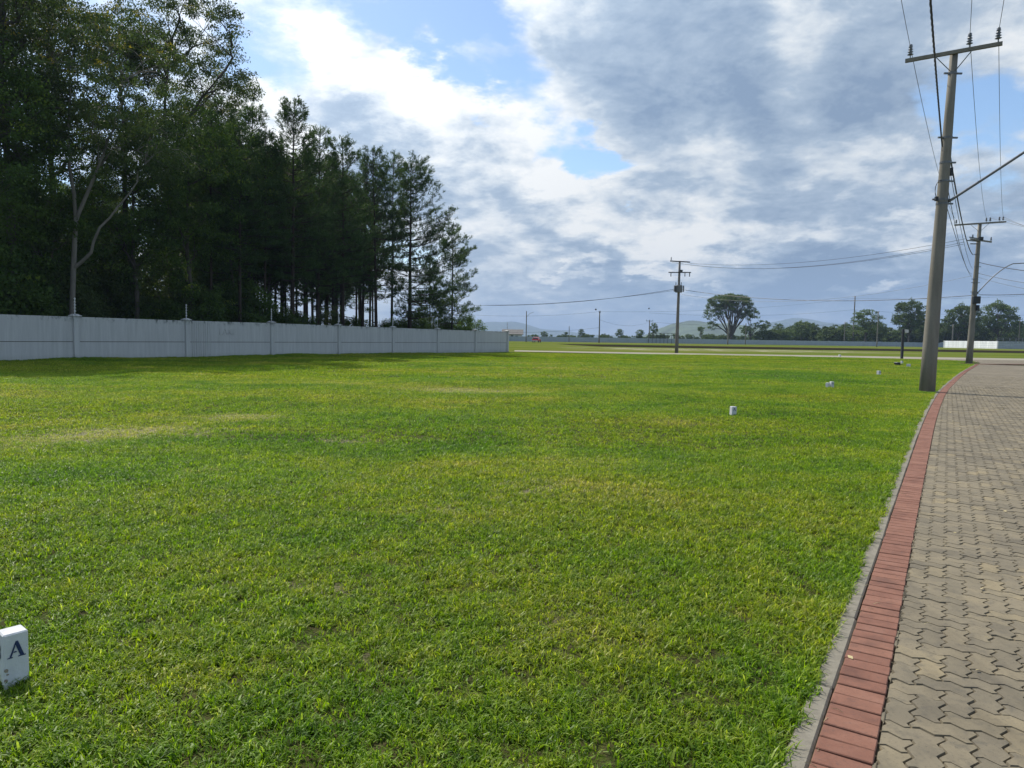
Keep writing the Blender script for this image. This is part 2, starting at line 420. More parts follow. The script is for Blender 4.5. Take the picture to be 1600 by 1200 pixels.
MT = dict(
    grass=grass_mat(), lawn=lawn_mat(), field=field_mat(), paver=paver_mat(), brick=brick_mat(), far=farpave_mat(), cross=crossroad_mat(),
    kerb=concrete_mat('kerb_concrete', (0.200, 0.182, 0.146), sc=6), joint=simple('joint_sand', (0.058, 0.045, 0.028), 1.0, 0.35, 30),
    pole=concrete_mat('pole_concrete', (0.20, 0.185, 0.155)), pole_far=concrete_mat('weathered_pole_concrete', (0.17, 0.155, 0.135)),
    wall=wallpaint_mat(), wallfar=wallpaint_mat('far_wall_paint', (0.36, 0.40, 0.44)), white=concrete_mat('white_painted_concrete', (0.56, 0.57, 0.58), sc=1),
    steel=simple('galvanised_steel', (0.15, 0.155, 0.16), 0.5, 0.15, 10, 0.6), dark=simple('dark_steel', (0.03, 0.032, 0.035), 0.5, 0.2, 10, 0.2),
    cable=simple('cable_black', (0.022, 0.022, 0.024), 0.5, 0.1), wire=simple('aluminium_wire', (0.10, 0.105, 0.115), 0.55, 0.1, 5, 0.3),
    porcelain=simple('grey_porcelain', (0.13, 0.14, 0.16), 0.25, 0.1, 20, 0, 0.5), rod=simple('fibre_rod', (0.62, 0.62, 0.60), 0.5, 0.1),
    bark=bark_mat('pine_bark', (0.030, 0.024, 0.020), (0.075, 0.058, 0.047)), palebark=bark_mat('pale_smooth_bark', (0.11, 0.098, 0.084), (0.24, 0.218, 0.19), 1.2),
    midbark=bark_mat('grey_bark', (0.055, 0.047, 0.04), (0.12, 0.105, 0.09), 1.5),
    needle=leaf_mat('pine_needles', (0.030, 0.062, 0.020), (0.080, 0.128, 0.038), None, 0.25),
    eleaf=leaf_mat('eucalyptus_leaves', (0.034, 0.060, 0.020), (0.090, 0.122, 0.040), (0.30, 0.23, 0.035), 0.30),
    bleaf=leaf_mat('broad_leaves', (0.034, 0.068, 0.018), (0.095, 0.148, 0.032), (0.17, 0.22, 0.03), 0.35),
    fleaf=leaf_mat('far_tree_leaves', (0.050, 0.082, 0.032), (0.115, 0.155, 0.058), (0.16, 0.19, 0.05), 0.25),
    litter=simple('leaf_litter', (0.055, 0.04, 0.024), 1.0, 0.3, 3), hill=simple('hill_forest', (0.07, 0.095, 0.05), 1.0, 0.5, 0.012, bmp=0),
    bright=concrete_mat('sunlit_white_paint', (0.80, 0.81, 0.82), sc=.6),  # brighter white for the lit slabs only, sunlight put into the colour
    bluepaint=simple('navy_letter_paint', (0.02, 0.035, 0.10), 0.6, 0.2, 60), red=simple('red_car_paint', (0.50, 0.03, 0.03), 0.25, 0.05, 3, 0, 0.5),
    glass=simple('dark_glass', (0.03, 0.035, 0.04), 0.08, 0.1, 3, 0, 0.5), tyre=simple('tyre_rubber', (0.02, 0.02, 0.02), 0.8, 0.1),
    lamp=simple('pale_lamp_glass', (0.7, 0.7, 0.68), 0.3, 0.05), redlamp=simple('tail_lamp', (0.45, 0.02, 0.02), 0.3, 0.05), rooft=simple('grey_roof', (0.14, 0.13, 0.12), 0.8, 0.2, 2),
    plaster=simple('pale_plaster', (0.55, 0.55, 0.52), 0.8, 0.1, 2), chip=simple('chipped_concrete', (0.26, 0.22, 0.17), 0.95, 0.3, 60), straw=simple('dry_straw', (0.36, 0.30, 0.16), 0.8, 0.2, 20),
)

# ------------------------------------------------------------------ mesh helpers
class MB:
    def __init__(s):
        s.v = []; s.f = []; s.n = 0; s.r = []; s.y = []; s.m = []; s.smooth = False
    def add(s, verts, faces, rnd=None, young=None, mi=0):
        verts = np.asarray(verts, dtype=np.float32).reshape(-1, 3)
        faces = np.asarray(faces, dtype=np.int64)
        k = len(faces)
        s.v.append(verts); s.f.append(faces + s.n); s.n += len(verts)
        s.r.append(np.zeros(k) if rnd is None else np.broadcast_to(np.asarray(rnd, dtype=np.float32), (k,)))
        s.y.append(np.zeros(k) if young is None else np.broadcast_to(np.asarray(young, dtype=np.float32), (k,)))
        s.m.append(np.full(k, mi))
        return s
    def poly(s, verts, faces, rnd=0.0, mi=0):     # faces of mixed size
        by = {}
        for f in faces: by.setdefault(len(f), []).append(f)
        n0 = s.n
        verts = np.asarray(verts, dtype=np.float32).reshape(-1, 3)
        s.v.append(verts); s.n += len(verts)
        for fs in by.values():
            s.f.append(np.asarray(fs) + n0); s.r.append(np.full(len(fs), rnd)); s.y.append(np.zeros(len(fs))); s.m.append(np.full(len(fs), mi))
        return s
    def box(s, c, d, rz=0.0, bevel=0.0, mi=0, rnd=0.0, m=None):
        x, y, z = d[0] / 2, d[1] / 2, d[2] / 2
        if bevel > 0:
            b = min(bevel, x * .9, y * .9, z * .9)
            ring = lambda zz, i: [(-x + i, -y, zz), (x - i, -y, zz), (x, -y + i, zz), (x, y - i, zz), (x - i, y, zz), (-x + i, y, zz), (-x, y - i, zz), (-x, -y + i, zz)]
            def ins(zz):
                return [(-x + b, -y + b, zz), (x - b, -y + b, zz), (x - b, -y + b, zz), (x - b, y - b, zz), (x - b, y - b, zz), (-x + b, y - b, zz), (-x + b, y - b, zz), (-x + b, -y + b, zz)]
            V = [(-x+b,-y+b,-z),(x-b,-y+b,-z),(x-b,y-b,-z),(-x+b,y-b,-z)] + ring(-z+b,b) + ring(z-b,b) + [(-x+b,-y+b,z),(x-b,-y+b,z),(x-b,y-b,z),(-x+b,y-b,z)]
            F = [(3,2,1,0),(20,21,22,23)]
            for i in range(8):
                j = (i+1) % 8; F.append((4+i,4+j,12+j,12+i))
            # caps between rings and inset faces
            F += [(0,1,5,4),(1,6,5),(1,2,7,6),(2,8,7),(2,3,9,8),(3,10,9),(3,0,11,10),(0,4,11)]
            F += [(12,13,21,20),(13,14,21),(14,15,22,21),(15,16,22),(16,17,23,22),(17,18,23),(18,19,20,23),(19,12,20)]
        else:
            V = [(-x,-y,-z),(x,-y,-z),(x,y,-z),(-x,y,-z),(-x,-y,z),(x,-y,z),(x,y,z),(-x,y,z)]
            F = [(3,2,1,0),(4,5,6,7),(0,1,5,4),(1,2,6,5),(2,3,7,6),(3,0,4,7)]
        V = np.array(V, dtype=float)
        if m is not None:
            V = V @ np.array(m)[:3, :3].T
        elif rz:
            c_, s_ = cos(rz), sin(rz)
            V = np.stack([V[:, 0]*c_ - V[:, 1]*s_, V[:, 0]*s_ + V[:, 1]*c_, V[:, 2]], 1)
        return s.poly(V + np.array(c), F, rnd, mi)
    def tube(s, pts, rad, n=8, cap=True, mi=0, rnd=0.0):
        pts = np.asarray(pts, dtype=float); k = len(pts)
        rad = np.broadcast_to(np.asarray(rad, dtype=float), (k,))
        T = np.gradient(pts, axis=0); T /= np.linalg.norm(T, axis=1)[:, None] + 1e-9
        ref = np.array([0, 0, 1.0]) if abs(T[0][2]) < 0.9 else np.array([1.0, 0, 0])
        A = np.cross(T, ref); A /= np.linalg.norm(A, axis=1)[:, None] + 1e-9
        B = np.cross(T, A)
        a = np.arange(n) * 2 * pi / n
        V = pts[:, None, :] + rad[:, None, None] * (np.cos(a)[None, :, None] * A[:, None, :] + np.sin(a)[None, :, None] * B[:, None, :])
        V = V.reshape(-1, 3)
        i = np.arange(k - 1)[:, None] * n; j = np.arange(n)[None, :]; j2 = (j + 1) % n
        F = np.stack([i + j, i + j2, i + n + j2, i + n + j], -1).reshape(-1, 4)
        if cap and n > 2:
            F = [tuple(f) for f in F] + [tuple(range(n))[::-1], tuple(range((k-1)*n, k*n))]
            return s.poly(V, F, rnd, mi)
        return s.add(V, F, rnd, None, mi)
    def mesh(s, name, mats, smooth=False):
        V = np.concatenate(s.v) if s.v else np.zeros((0, 3))
        me = bpy.data.meshes.new(name)
        me.vertices.add(len(V)); me.vertices.foreach_set('co', V.astype(np.float32).ravel())
        lens = np.concatenate([np.full(len(f), f.shape[1]) for f in s.f]); loops = np.concatenate([f.ravel() for f in s.f])
        me.loops.add(len(loops)); me.loops.foreach_set('vertex_index', loops.astype(np.int32))
        me.polygons.add(len(lens))
        st = np.concatenate([[0], np.cumsum(lens)[:-1]])
        me.polygons.foreach_set('loop_start', st.astype(np.int32)); me.polygons.foreach_set('loop_total', lens.astype(np.int32))
        if not isinstance(mats, (list, tuple)): mats = [mats]
        for m in mats: me.materials.append(MT[m] if isinstance(m, str) else m)
        me.polygons.foreach_set('material_index', np.concatenate(s.m).astype(np.int32))
        me.polygons.foreach_set('use_smooth', np.full(len(lens), smooth))
        a = me.attributes.new('rnd', 'FLOAT', 'FACE'); a.data.foreach_set('value', np.concatenate(s.r).astype(np.float32))
        yy = np.concatenate(s.y).astype(np.float32)
        if yy.any():
            a = me.attributes.new('young', 'FLOAT', 'FACE'); a.data.foreach_set('value', yy)
        me.update(calc_edges=True); me.validate()
        return me
    def obj(s, name, mats, parent=None, smooth=False, loc=None, kind=None):
        return link(name, s.mesh(name, mats, smooth), parent, loc, kind)

def link(name, me, parent=None, loc=None, kind=None, rz=0.0):
    o = bpy.data.objects.new(name, me); COL.objects.link(o)
    if parent is not None: o.parent = parent
    if loc is not None: o.location = loc
    if rz: o.rotation_euler = (0, 0, rz)
    if kind: o['kind'] = kind
    return o
def thing(name, label, cat, loc=(0, 0, 0), rz=0.0, group=None):
    o = bpy.data.objects.new(name, None); COL.objects.link(o)
    o.location = loc; o.rotation_euler = (0, 0, rz); o.empty_display_size = 0.2
    tag(o, label, cat, group); return o
def tag(o, label, cat, group=None):
    o['label'] = label; o['category'] = cat
    if group: o['group'] = group
    return o
def sm(a, b, x):
    t = np.clip((x - a) / (b - a), 0, 1); return t * t * (3 - 2 * t)

# ------------------------------------------------------------------ layout in plan
# outer (lawn side) edge of the red brick edging, measured in metres from the camera
KE = [(-6.2, -9.3), (-0.95, -0.8), (1.13, 2.57), (4.53, 8.12), (9.15, 15.6), (14.05, 23.3), (18.35, 29.75), (24.9, 39.4), (31.5, 48.9), (37.6, 57.6)]
def spl(P, step):
    P = np.array(P, float); out = []
    Q = np.vstack([2*P[0]-P[1], P, 2*P[-1]-P[-2]])
    for i in range(1, len(Q) - 2):
        p0, p1, p2, p3 = Q[i-1:i+3]
        n = max(2, int(np.linalg.norm(p2-p1)/step))
        for t in np.arange(n)/n:
            out.append(0.5*((2*p1)+(-p0+p2)*t+(2*p0-5*p1+4*p2-p3)*t*t+(-p0+3*p1-3*p2+p3)*t**3))
    out.append(P[-1]); return np.array(out)
KL = spl(KE, 0.25)
KT = np.gradient(KL, axis=0); KT /= np.linalg.norm(KT, axis=1)[:, None]
KN = np.stack([KT[:, 1], -KT[:, 0]], 1)      # towards the road
KS = np.concatenate([[0], np.cumsum(np.linalg.norm(np.diff(KL, axis=0), axis=1))])
def kat(s):
    return np.array([np.interp(s, KS, KL[:, 0]), np.interp(s, KS, KL[:, 1])]), np.array([np.interp(s, KS, KT[:, 0]), np.interp(s, KS, KT[:, 1])])
def kdist(p):     # signed distance to the kerb line, + on the road side
    p = np.atleast_2d(p); out = np.empty(len(p))
    for a in range(0, len(p), 4000):
        q = p[a:a+4000]
        d = q[:, None, :] - KL[None]
        i = (d**2).sum(-1).argmin(1)
        out[a:a+4000] = (d[np.arange(len(q)), i] * KN[i]).sum(1)
    return out
WD = np.array([0.4845, 0.8748]); W0 = np.array([-24.6, 40.0]); BAY = 7.06
WN = np.array([-WD[1], WD[0]])               # away from the lawn
def wdist(p): return (np.atleast_2d(p) - W0) @ WN
W7 = W0 + WD * BAY * 7
CR = [(W7[0] + 0.9, 84.2), (8, 81.8), (17, 79.6), (28, 77.8), (35.5, 76.2), (40.0, 73.8), (42.6, 70.9), (43.4, 67.5), (42.0, 64.0), (39.9, 60.6), (37.6, 57.6)]
CRL = spl(CR, 0.5)
lawn_poly = np.vstack([KL, CRL[::-1][1:], [W7 + (0.4, 0)], [W0 - WD * 60]])
def inpoly(p, poly):
    x, y = p[:, 0], p[:, 1]; c = np.zeros(len(p), bool); n = len(poly)
    for i in range(n):
        x1, y1 = poly[i]; x2, y2 = poly[i-1]
        if y1 == y2: continue
        c ^= ((y1 > y) != (y2 > y)) & (x < (x2-x1)*(y-y1)/(y2-y1)+x1)
    return c
def hfun(x, y):
    """gentle relief of the lawn, flat beside the paving"""
    x = np.asarray(x, float); y = np.asarray(y, float)
    h = 0.030*np.sin(x*0.55+1.3*np.sin(y*0.21))*np.sin(y*0.37+0.8)+0.018*np.sin(x*1.25+y*0.6+2)+0.014*np.sin(y*1.05-x*0.4)
    d = -kdist(np.stack([x.ravel(), y.ravel()], 1)).reshape(x.shape)
    fade = sm(0.15, 2.5, d) * (1 - sm(60, 75, y))
    h = h * fade
    h += -0.12 * sm(60, 82, y) * (1 - sm(2, 22, x))
    wd = -((x - W0[0]) * WN[0] + (y - W0[1]) * WN[1])
    h += 0.07 * np.exp(-(wd / 1.6)**2) * (0.6+0.4*np.sin(y*0.5)) * (1 - sm(60, 78, y))
    return h - 0.012

# ------------------------------------------------------------------ ground sheets
def strip_ground():
    ys = np.concatenate([np.linspace(-400, -20, 5), np.linspace(-12, 92, 4), np.arange(100, 158, 8), [157, 158.5, 159.4, 159.7, 160, 160.3, 160.6, 161.5], np.arange(168, 330, 12), np.geomspace(360, 15000, 16)])
    xs = np.concatenate([-np.geomspace(300, 12000, 8)[::-1], np.linspace(-250, 300, 56), np.geomspace(340, 12000, 8)])
    X, Y = np.meshgrid(xs, ys)
    wob = 3.5*np.sin(X*0.021+1) + 1.6*np.sin(X*0.09)
    Y = Y + wob*np.exp(-((Y-160)/12)**2)
    edge = 160 + wob
    lip = sm(edge - 0.6, edge + 0.6, Y)
    lip = np.where(X < 14, sm(edge-25, edge+10, Y), lip)
    Z = -0.30 + 0.26*sm(92, 100, Y) + lip*0.50 - np.where(X < 14, 0, .30)*np.exp(-((Y-edge+1.6)/2.2)**2)*(Y < edge+.7)
    b = MB(); nx = len(xs); ny = len(ys)
    i = np.arange(ny-1)[:, None]*nx + np.arange(nx-1)[None]
    b.add(np.stack([X, Y, Z], -1), np.stack([i, i+1, i+1+nx, i+nx], -1).reshape(-1, 4))
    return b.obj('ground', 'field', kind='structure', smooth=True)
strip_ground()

def lawn_sheet():
    xs = np.arange(-50, 46, 0.75); ys = np.arange(-9, 88, 0.75)
    X, Y = np.meshgrid(xs, ys); Z = hfun(X, Y)
    kd = kdist(np.stack([X.ravel(), Y.ravel()], 1)).reshape(X.shape)
    Z = np.where(kd > 0.0, -0.07, Z)
    Z = np.where((Y > 76) & (X > -3), np.minimum(Z, -0.03), Z)
    b = MB(); nx = len(xs); ny = len(ys)
    i = np.arange(ny-1)[:, None]*nx + np.arange(nx-1)[None]
    F = np.stack([i, i+1, i+1+nx, i+nx], -1).reshape(-1, 4)
    b.add(np.stack([X, Y, Z], -1), F)
    return b.obj('lawn', 'lawn', kind='structure', smooth=True)
lawn_sheet()

def ribbon(name, m, left, right, z, kind='structure', parent=None):
    L = np.array(left, float); R = np.array(right, float); n = len(L)
    V = np.vstack([np.c_[L, np.full(n, z)], np.c_[R, np.full(n, z)]])
    i = np.arange(n-1)
    b = MB().add(V, np.stack([i, n+i, n+i+1, i+1], 1))
    return b.obj(name, m, parent, kind=kind)

# paved road bed and its far, textured surface
road = ribbon('road', 'joint', KL, KL + KN * 7.6, -0.012)
FARS = 44.0
sel = KS > FARS - 0.3
ribbon('far_paving', 'far', KL[sel] + KN[sel]*0.23, KL[sel] + KN[sel]*7.5, 0.0, parent=road, kind=None)
near = KS <= FARS
vis_w = np.clip(2.9 + np.maximum(KS[near]-10.5, 0)*0.095, 2.9, 5.4) - .2
ribbon('side_paving', 'far', KL[near] + KN[near]*vis_w[:, None], KL[near] + KN[near]*7.5, -0.004, parent=road, kind=None)
# crossing road
far_edge = np.array([(W7[0]+0.9, 92.6), (8, 90.7), (20, 88.9), (45, 87.0), (70, 86.2), (150, 84.0)])
far_e = spl(far_edge, 2.0)
ne = np.array([(W7[0]+0.9, 84.2), (8, 81.8), (17, 79.6), (28, 77.8), (35.5, 76.2), (44, 74.6), (70, 72.5), (150, 70)])
near_e = np.array([np.interp(far_e[:, 0], ne[:, 0], ne[:, 1])]).T
cross = ribbon('cross_road', 'cross', np.c_[far_e[:, 0], far_e[:, 1]], np.c_[far_e[:, 0], near_e[:, 0]], -0.006)
# corner fill between the two roads, with the red band of pavers across the mouth
cf = CRL[(CRL[:, 0] > 37) & (CRL[:, 1] < 76.5)]
ribbon('junction_paving', 'far', cf, np.c_[cf[:, 0]*0 + 62, np.interp(cf[:, 1], [57, 77], [66, 77])], -0.002, parent=cross, kind=None)

# ------------------------------------------------------------------ pavers
U = 0.11
def fprof(t):
    a = 0.135
    return np.interp(t, [0, .25, .75, 1], [0, a, -a, 0])
def paver_outline(i, j, horiz):
    w_, h_ = (2, 1) if horiz else (1, 2)
    pts = []
    ts = (0, .25, .75)
    for k in range(w_):
        for t in ts: pts.append((i+k+t, j+fprof(t)))
    for k in range(h_):
        for t in ts: pts.append((i+w_-fprof(t), j+k+t))
    for k in range(w_):
        for t in ts: pts.append((i+w_-k-t, j+h_+fprof(1-t)))
    for k in range(h_):
        for t in ts: pts.append((i-fprof(1-t), j+h_-k-t))
    P = np.array(pts, float)*U
    # drop collinear points
    keep = []
    n = len(P)
    for k in range(n):
        a, b_, c = P[k-1], P[k], P[(k+1) % n]
        cr = (b_[0]-a[0])*(c[1]-b_[1])-(b_[1]-a[1])*(c[0]-b_[0])
        if abs(cr) > 1e-7: keep.append(k)
    return P[keep]
def offset(P, d):
    a = P - np.roll(P, 1, 0); a /= np.linalg.norm(a, axis=1)[:, None] + 1e-12
    b = np.roll(P, -1, 0) - P; b /= np.linalg.norm(b, axis=1)[:, None] + 1e-12
    na = np.stack([-a[:, 1], a[:, 0]], 1); nb = np.stack([-b[:, 1], b[:, 0]], 1)
    m = na + nb; m /= (m*m).sum(1)[:, None]/2 + 1e-9
    return P + m*d
def prism(P, ztop=0.0, jt=0.0021, cham=0.003, depth=0.016, tilt=(0, 0)):
    A = offset(P, jt + cham); B = offset(P, jt); n = len(P)
    c = P.mean(0)
    zt = ztop + (A - c) @ np.array(tilt)
    zb = ztop - depth
    V = np.vstack([np.c_[A, zt], np.c_[B, np.full(n, zb)]])
    F = [tuple(range(n))] + [(i, n+i, n+(i+1) % n, (i+1) % n)[::-1] for i in range(n)]
    F[1:] = [(n+i, n+(i+1) % n, (i+1) % n, i) for i in range(n)]
    return V, F
PA = radians(90 - 31.5)          # grid u axis runs across the road
g_t = np.array([sin(radians(31.5)), cos(radians(31.5))]); g_n = np.array([g_t[1], -g_t[0]])
GO = np.array([1.13, 2.57]) + g_n*0.213
Rg = np.array([g_n, g_t]).T      # local (u,v) -> world
def clip_half(P, d):             # keep where d>=0
    out = []; n = len(P)
    for i in range(n):
        a, b_ = P[i], P[(i+1) % n]; da, db = d[i], d[(i+1) % n]
        if da >= 0: out.append(a)
        if (da >= 0) != (db >= 0):
            out.append(a + (b_-a)*(da/(da-db)))
    return np.array(out)
pavers = []
def build_pavers():
    items = []
    for j in range(int(-2.6/U), int((FARS-3.0)/U)):
        vmid = j*U
        vis = 1.5 + max(vmid, 0)*0.095 + 1.4
        umax = min(5.4, vis)
        for i in range(-12-int(max(0, vmid-10)*.3), int(umax/U)):
            r = (i - j) % 4
            if r == 0: items.append((i, j, True))
            elif r == 3: items.append((i, j, False))
    ctr = np.array([((i+1)*U, (j+.5)*U) if h else ((i+.5)*U, (j+1)*U) for i, j, h in items])
    wc = ctr @ Rg.T + GO
    kd = kdist(wc) - 0.213
    out = []
    H_ = paver_outline(0, 0, True); V_ = paver_outline(0, 0, False)
    for (i, j, h), c, d, lc in zip(items, wc, kd, ctr):
        if d < -0.11 or c[1] < -1.6: continue
        P = (H_ if h else V_) + np.array([i, j])*U
        Wp = P @ Rg.T + GO
        cut = False
        if d < 0.16:
            dd = kdist(Wp) - 0.213
            if dd.min() < -0.002:
                if dd.max() < 0.012: continue
                Wp = clip_half(Wp, dd); cut = True
                if len(Wp) < 3: continue
        out.append((c, h, cut, Wp, (i, j)))
    # nearest first; those seen largest become parts
    out.sort(key=lambda q: (q[0][1] < 1.9 or q[0][0] > q[0][1]*0.78 + 0.25, q[0][0]**2 + q[0][1]**2))
    base = {}
    rest = MB(); k = 0
    r2 = random.Random(3)
    for c, h, cut, Wp, ij in out:
        zt = r2.gauss(0, 0.0016); tl = (r2.gauss(0, .012), r2.gauss(0, .012)); rn = r2.random()
        if k < 292:
            k += 1
            if cut:
                V, F = prism(Wp - c, 0, tilt=tl); o = MB().poly(V, F, rn).obj('paver', 'paver', road, loc=(c[0], c[1], zt))
            else:
                if 'h' not in base:
                    ctr = (H_ - np.array([U, U/2])); ctr = ctr @ Rg.T
                    V, F = prism(ctr, 0); base['h'] = MB().poly(V, F, 0.0).mesh('paver', 'paver')
                o = link('paver', base['h'], road, (c[0], c[1], zt))
                o.rotation_euler = (tl[0], tl[1], (0 if h else pi/2) + (pi if rn > .5 else 0))
        else:
            V, F = prism(Wp, zt, tilt=tl); rest.poly(V, F, rn)
    rest.obj('paver_field', 'paver', road, kind='stuff')
build_pavers()

# red soldier bricks along the edge, and concrete kerb stones
def edging():
    L_, W_ = 0.208, 0.1045
    r2 = random.Random(5)
    bm = MB(); bm.box((0, 0, -0.02), (L_ - 0.004, W_ - 0.0085, 0.044), bevel=0.0035)
    me = bm.mesh('red_brick', 'brick')
    s0 = 10.6; k = 0; rest = MB()
    s = s0
    start = np.argmin(np.abs(KL[:, 1] - 1.4)); s = KS[start]
    while s < KS[-1] - 0.05:
        p, t = kat(s); n = np.array([t[1], -t[0]])
        c = p + n*(0.107 + r2.gauss(0, .0012)); rz = atan2(n[1], n[0]) + r2.gauss(0, .006)
        z = 0.003 + r2.gauss(0, .0012)
        if k < 296:
            o = link('red_brick', me, road, (c[0], c[1], z)); o.rotation_euler = (r2.gauss(0, .008), r2.gauss(0, .006), rz); k += 1
        else:
            rest.box((c[0], c[1], z - .02), (L_ - .004, W_ - .005, .044), rz=rz, rnd=r2.random())
        s += 0.1066
    for s in np.arange(KS[start] - 3.2, KS[start], 0.1062):
        p, t = kat(s); n = np.array([t[1], -t[0]]); c = p + n*.107
        rest.box((c[0], c[1], -.018), (L_ - .004, W_ - .005, .044), rz=atan2(n[1], n[0]), rnd=r2.random())
    # band of red pavers across the mouth of the side road
    a = np.array([38.3, 58.15]); d = np.array([0.93, 0.37]); d /= np.linalg.norm(d)
    nrm = np.array([-d[1], d[0]])
    for q in np.arange(0.2, 16, 0.1062):
        for rr in (0, 1, 2):
            c = a + d*q + nrm*(0.1 + rr*0.21)
            rest.box((c[0], c[1], -.012), (0.1, .2, .044), rz=atan2(d[1], d[0]), rnd=r2.random())
    rest.obj('brick_edging', 'brick', road, kind='stuff')
    s = KS[start] - 2.6 - 0.27; first = True
    while s < KS[-1]:
        ln = 0.98
        p, t = kat(s + ln/2); n = np.array([t[1], -t[0]])
        c = p - n*(0.0495 + r2.gauss(0, .002)); rz = atan2(t[1], t[0]) + r2.gauss(0, .003)
        b = MB().box((0, 0, 0), (ln - 0.006, 0.092, 0.10), bevel=0.010)
        o = b.obj('kerb_stone', 'kerb', road, loc=(c[0], c[1], -0.052 + r2.gauss(0, .0015))); o.rotation_euler = (0, 0, rz)
        s += ln
edging()

# ------------------------------------------------------------------ grass blades
def blade_tile(seed, half, n, hmin, hmax, wd, segs, tuft=False, lean=0.5):
    r = np.random.default_rng(seed)
    if tuft:
        rr = half*np.sqrt(r.random(n)); a = r.random(n)*2*pi; x = rr*np.cos(a); y = rr*np.sin(a)
    else:
        x = r.uniform(-half, half, n); y = r.uniform(-half, half, n)
        m_ = int(n*.72); kc = max(8, n//17); ci = r.integers(0, kc, m_)
        cx_ = r.uniform(-half, half, kc); cy_ = r.uniform(-half, half, kc)
        x[:m_] = cx_[ci]+r.normal(0, half*.075, m_); y[:m_] = cy_[ci]+r.normal(0, half*.075, m_)
    h = r.uniform(hmin, hmax, n)*(0.6+0.4*r.random(n)); th = r.random(n)*2*pi
    fl = r.random(n) < 0.14
    ln = np.abs(r.normal(lean, 0.35, n)); ln[fl] += 1.4
    ww = wd*r.uniform(0.6, 1.25, n)
    dx, dy = np.cos(th), np.sin(th); tw = r.random(n)*pi
    sx, sy = np.cos(th + pi/2 + r.normal(0, .5, n)), np.sin(th + pi/2 + r.normal(0, .5, n))
    rows = []
    prof = {1: [1.0, 0.0], 2: [0.85, 0.8, 0.0], 3: [0.8, 1.0, 0.75, 0.0]}[segs]
    for k in range(segs+1):
        t = k/segs
        ang = ln*t*0.9
        px = x + dx*h*np.sin(ang)*t; py = y + dy*h*np.sin(ang)*t; pz = h*t*np.cos(ang*0.85)
        rows.append((px, py, pz, ww*prof[k]/2))
    V = []
    for k, (px, py, pz, hw) in enumerate(rows):
        if k < segs:
            V.append(np.stack([px - sx*hw, py - sy*hw, pz], 1)); V.append(np.stack([px + sx*hw, py + sy*hw, pz], 1))
        else:
            V.append(np.stack([px, py, pz], 1))
    m = len(V); V = np.stack(V, 1).reshape(-1, 3)
    base = np.arange(n)*m
    b = MB(); rn = np.clip(r.normal(0.46, 0.26, n), 0, 0.86); dd = r.random(n) < 0.09; rn[dd] = r.uniform(0.87, 1, dd.sum())
    if segs > 1:
        Fq = np.concatenate([np.stack([base+2*k, base+2*k+1, base+2*k+3, base+2*k+2], 1) for k in range(segs-1)])
        b.add(V, Fq, np.tile(rn, segs-1))
        b.v.append(np.zeros((0, 3), np.float32))
        b.f.append(np.stack([base+2*(segs-1), base+2*(segs-1)+1, base+2*segs], 1)); b.r.append(rn); b.y.append(np.zeros(n)); b.m.append(np.zeros(n))
    else:
        b.add(V, np.stack([base, base+1, base+2], 1), rn)
    return b.mesh('grass_tile', 'grass')
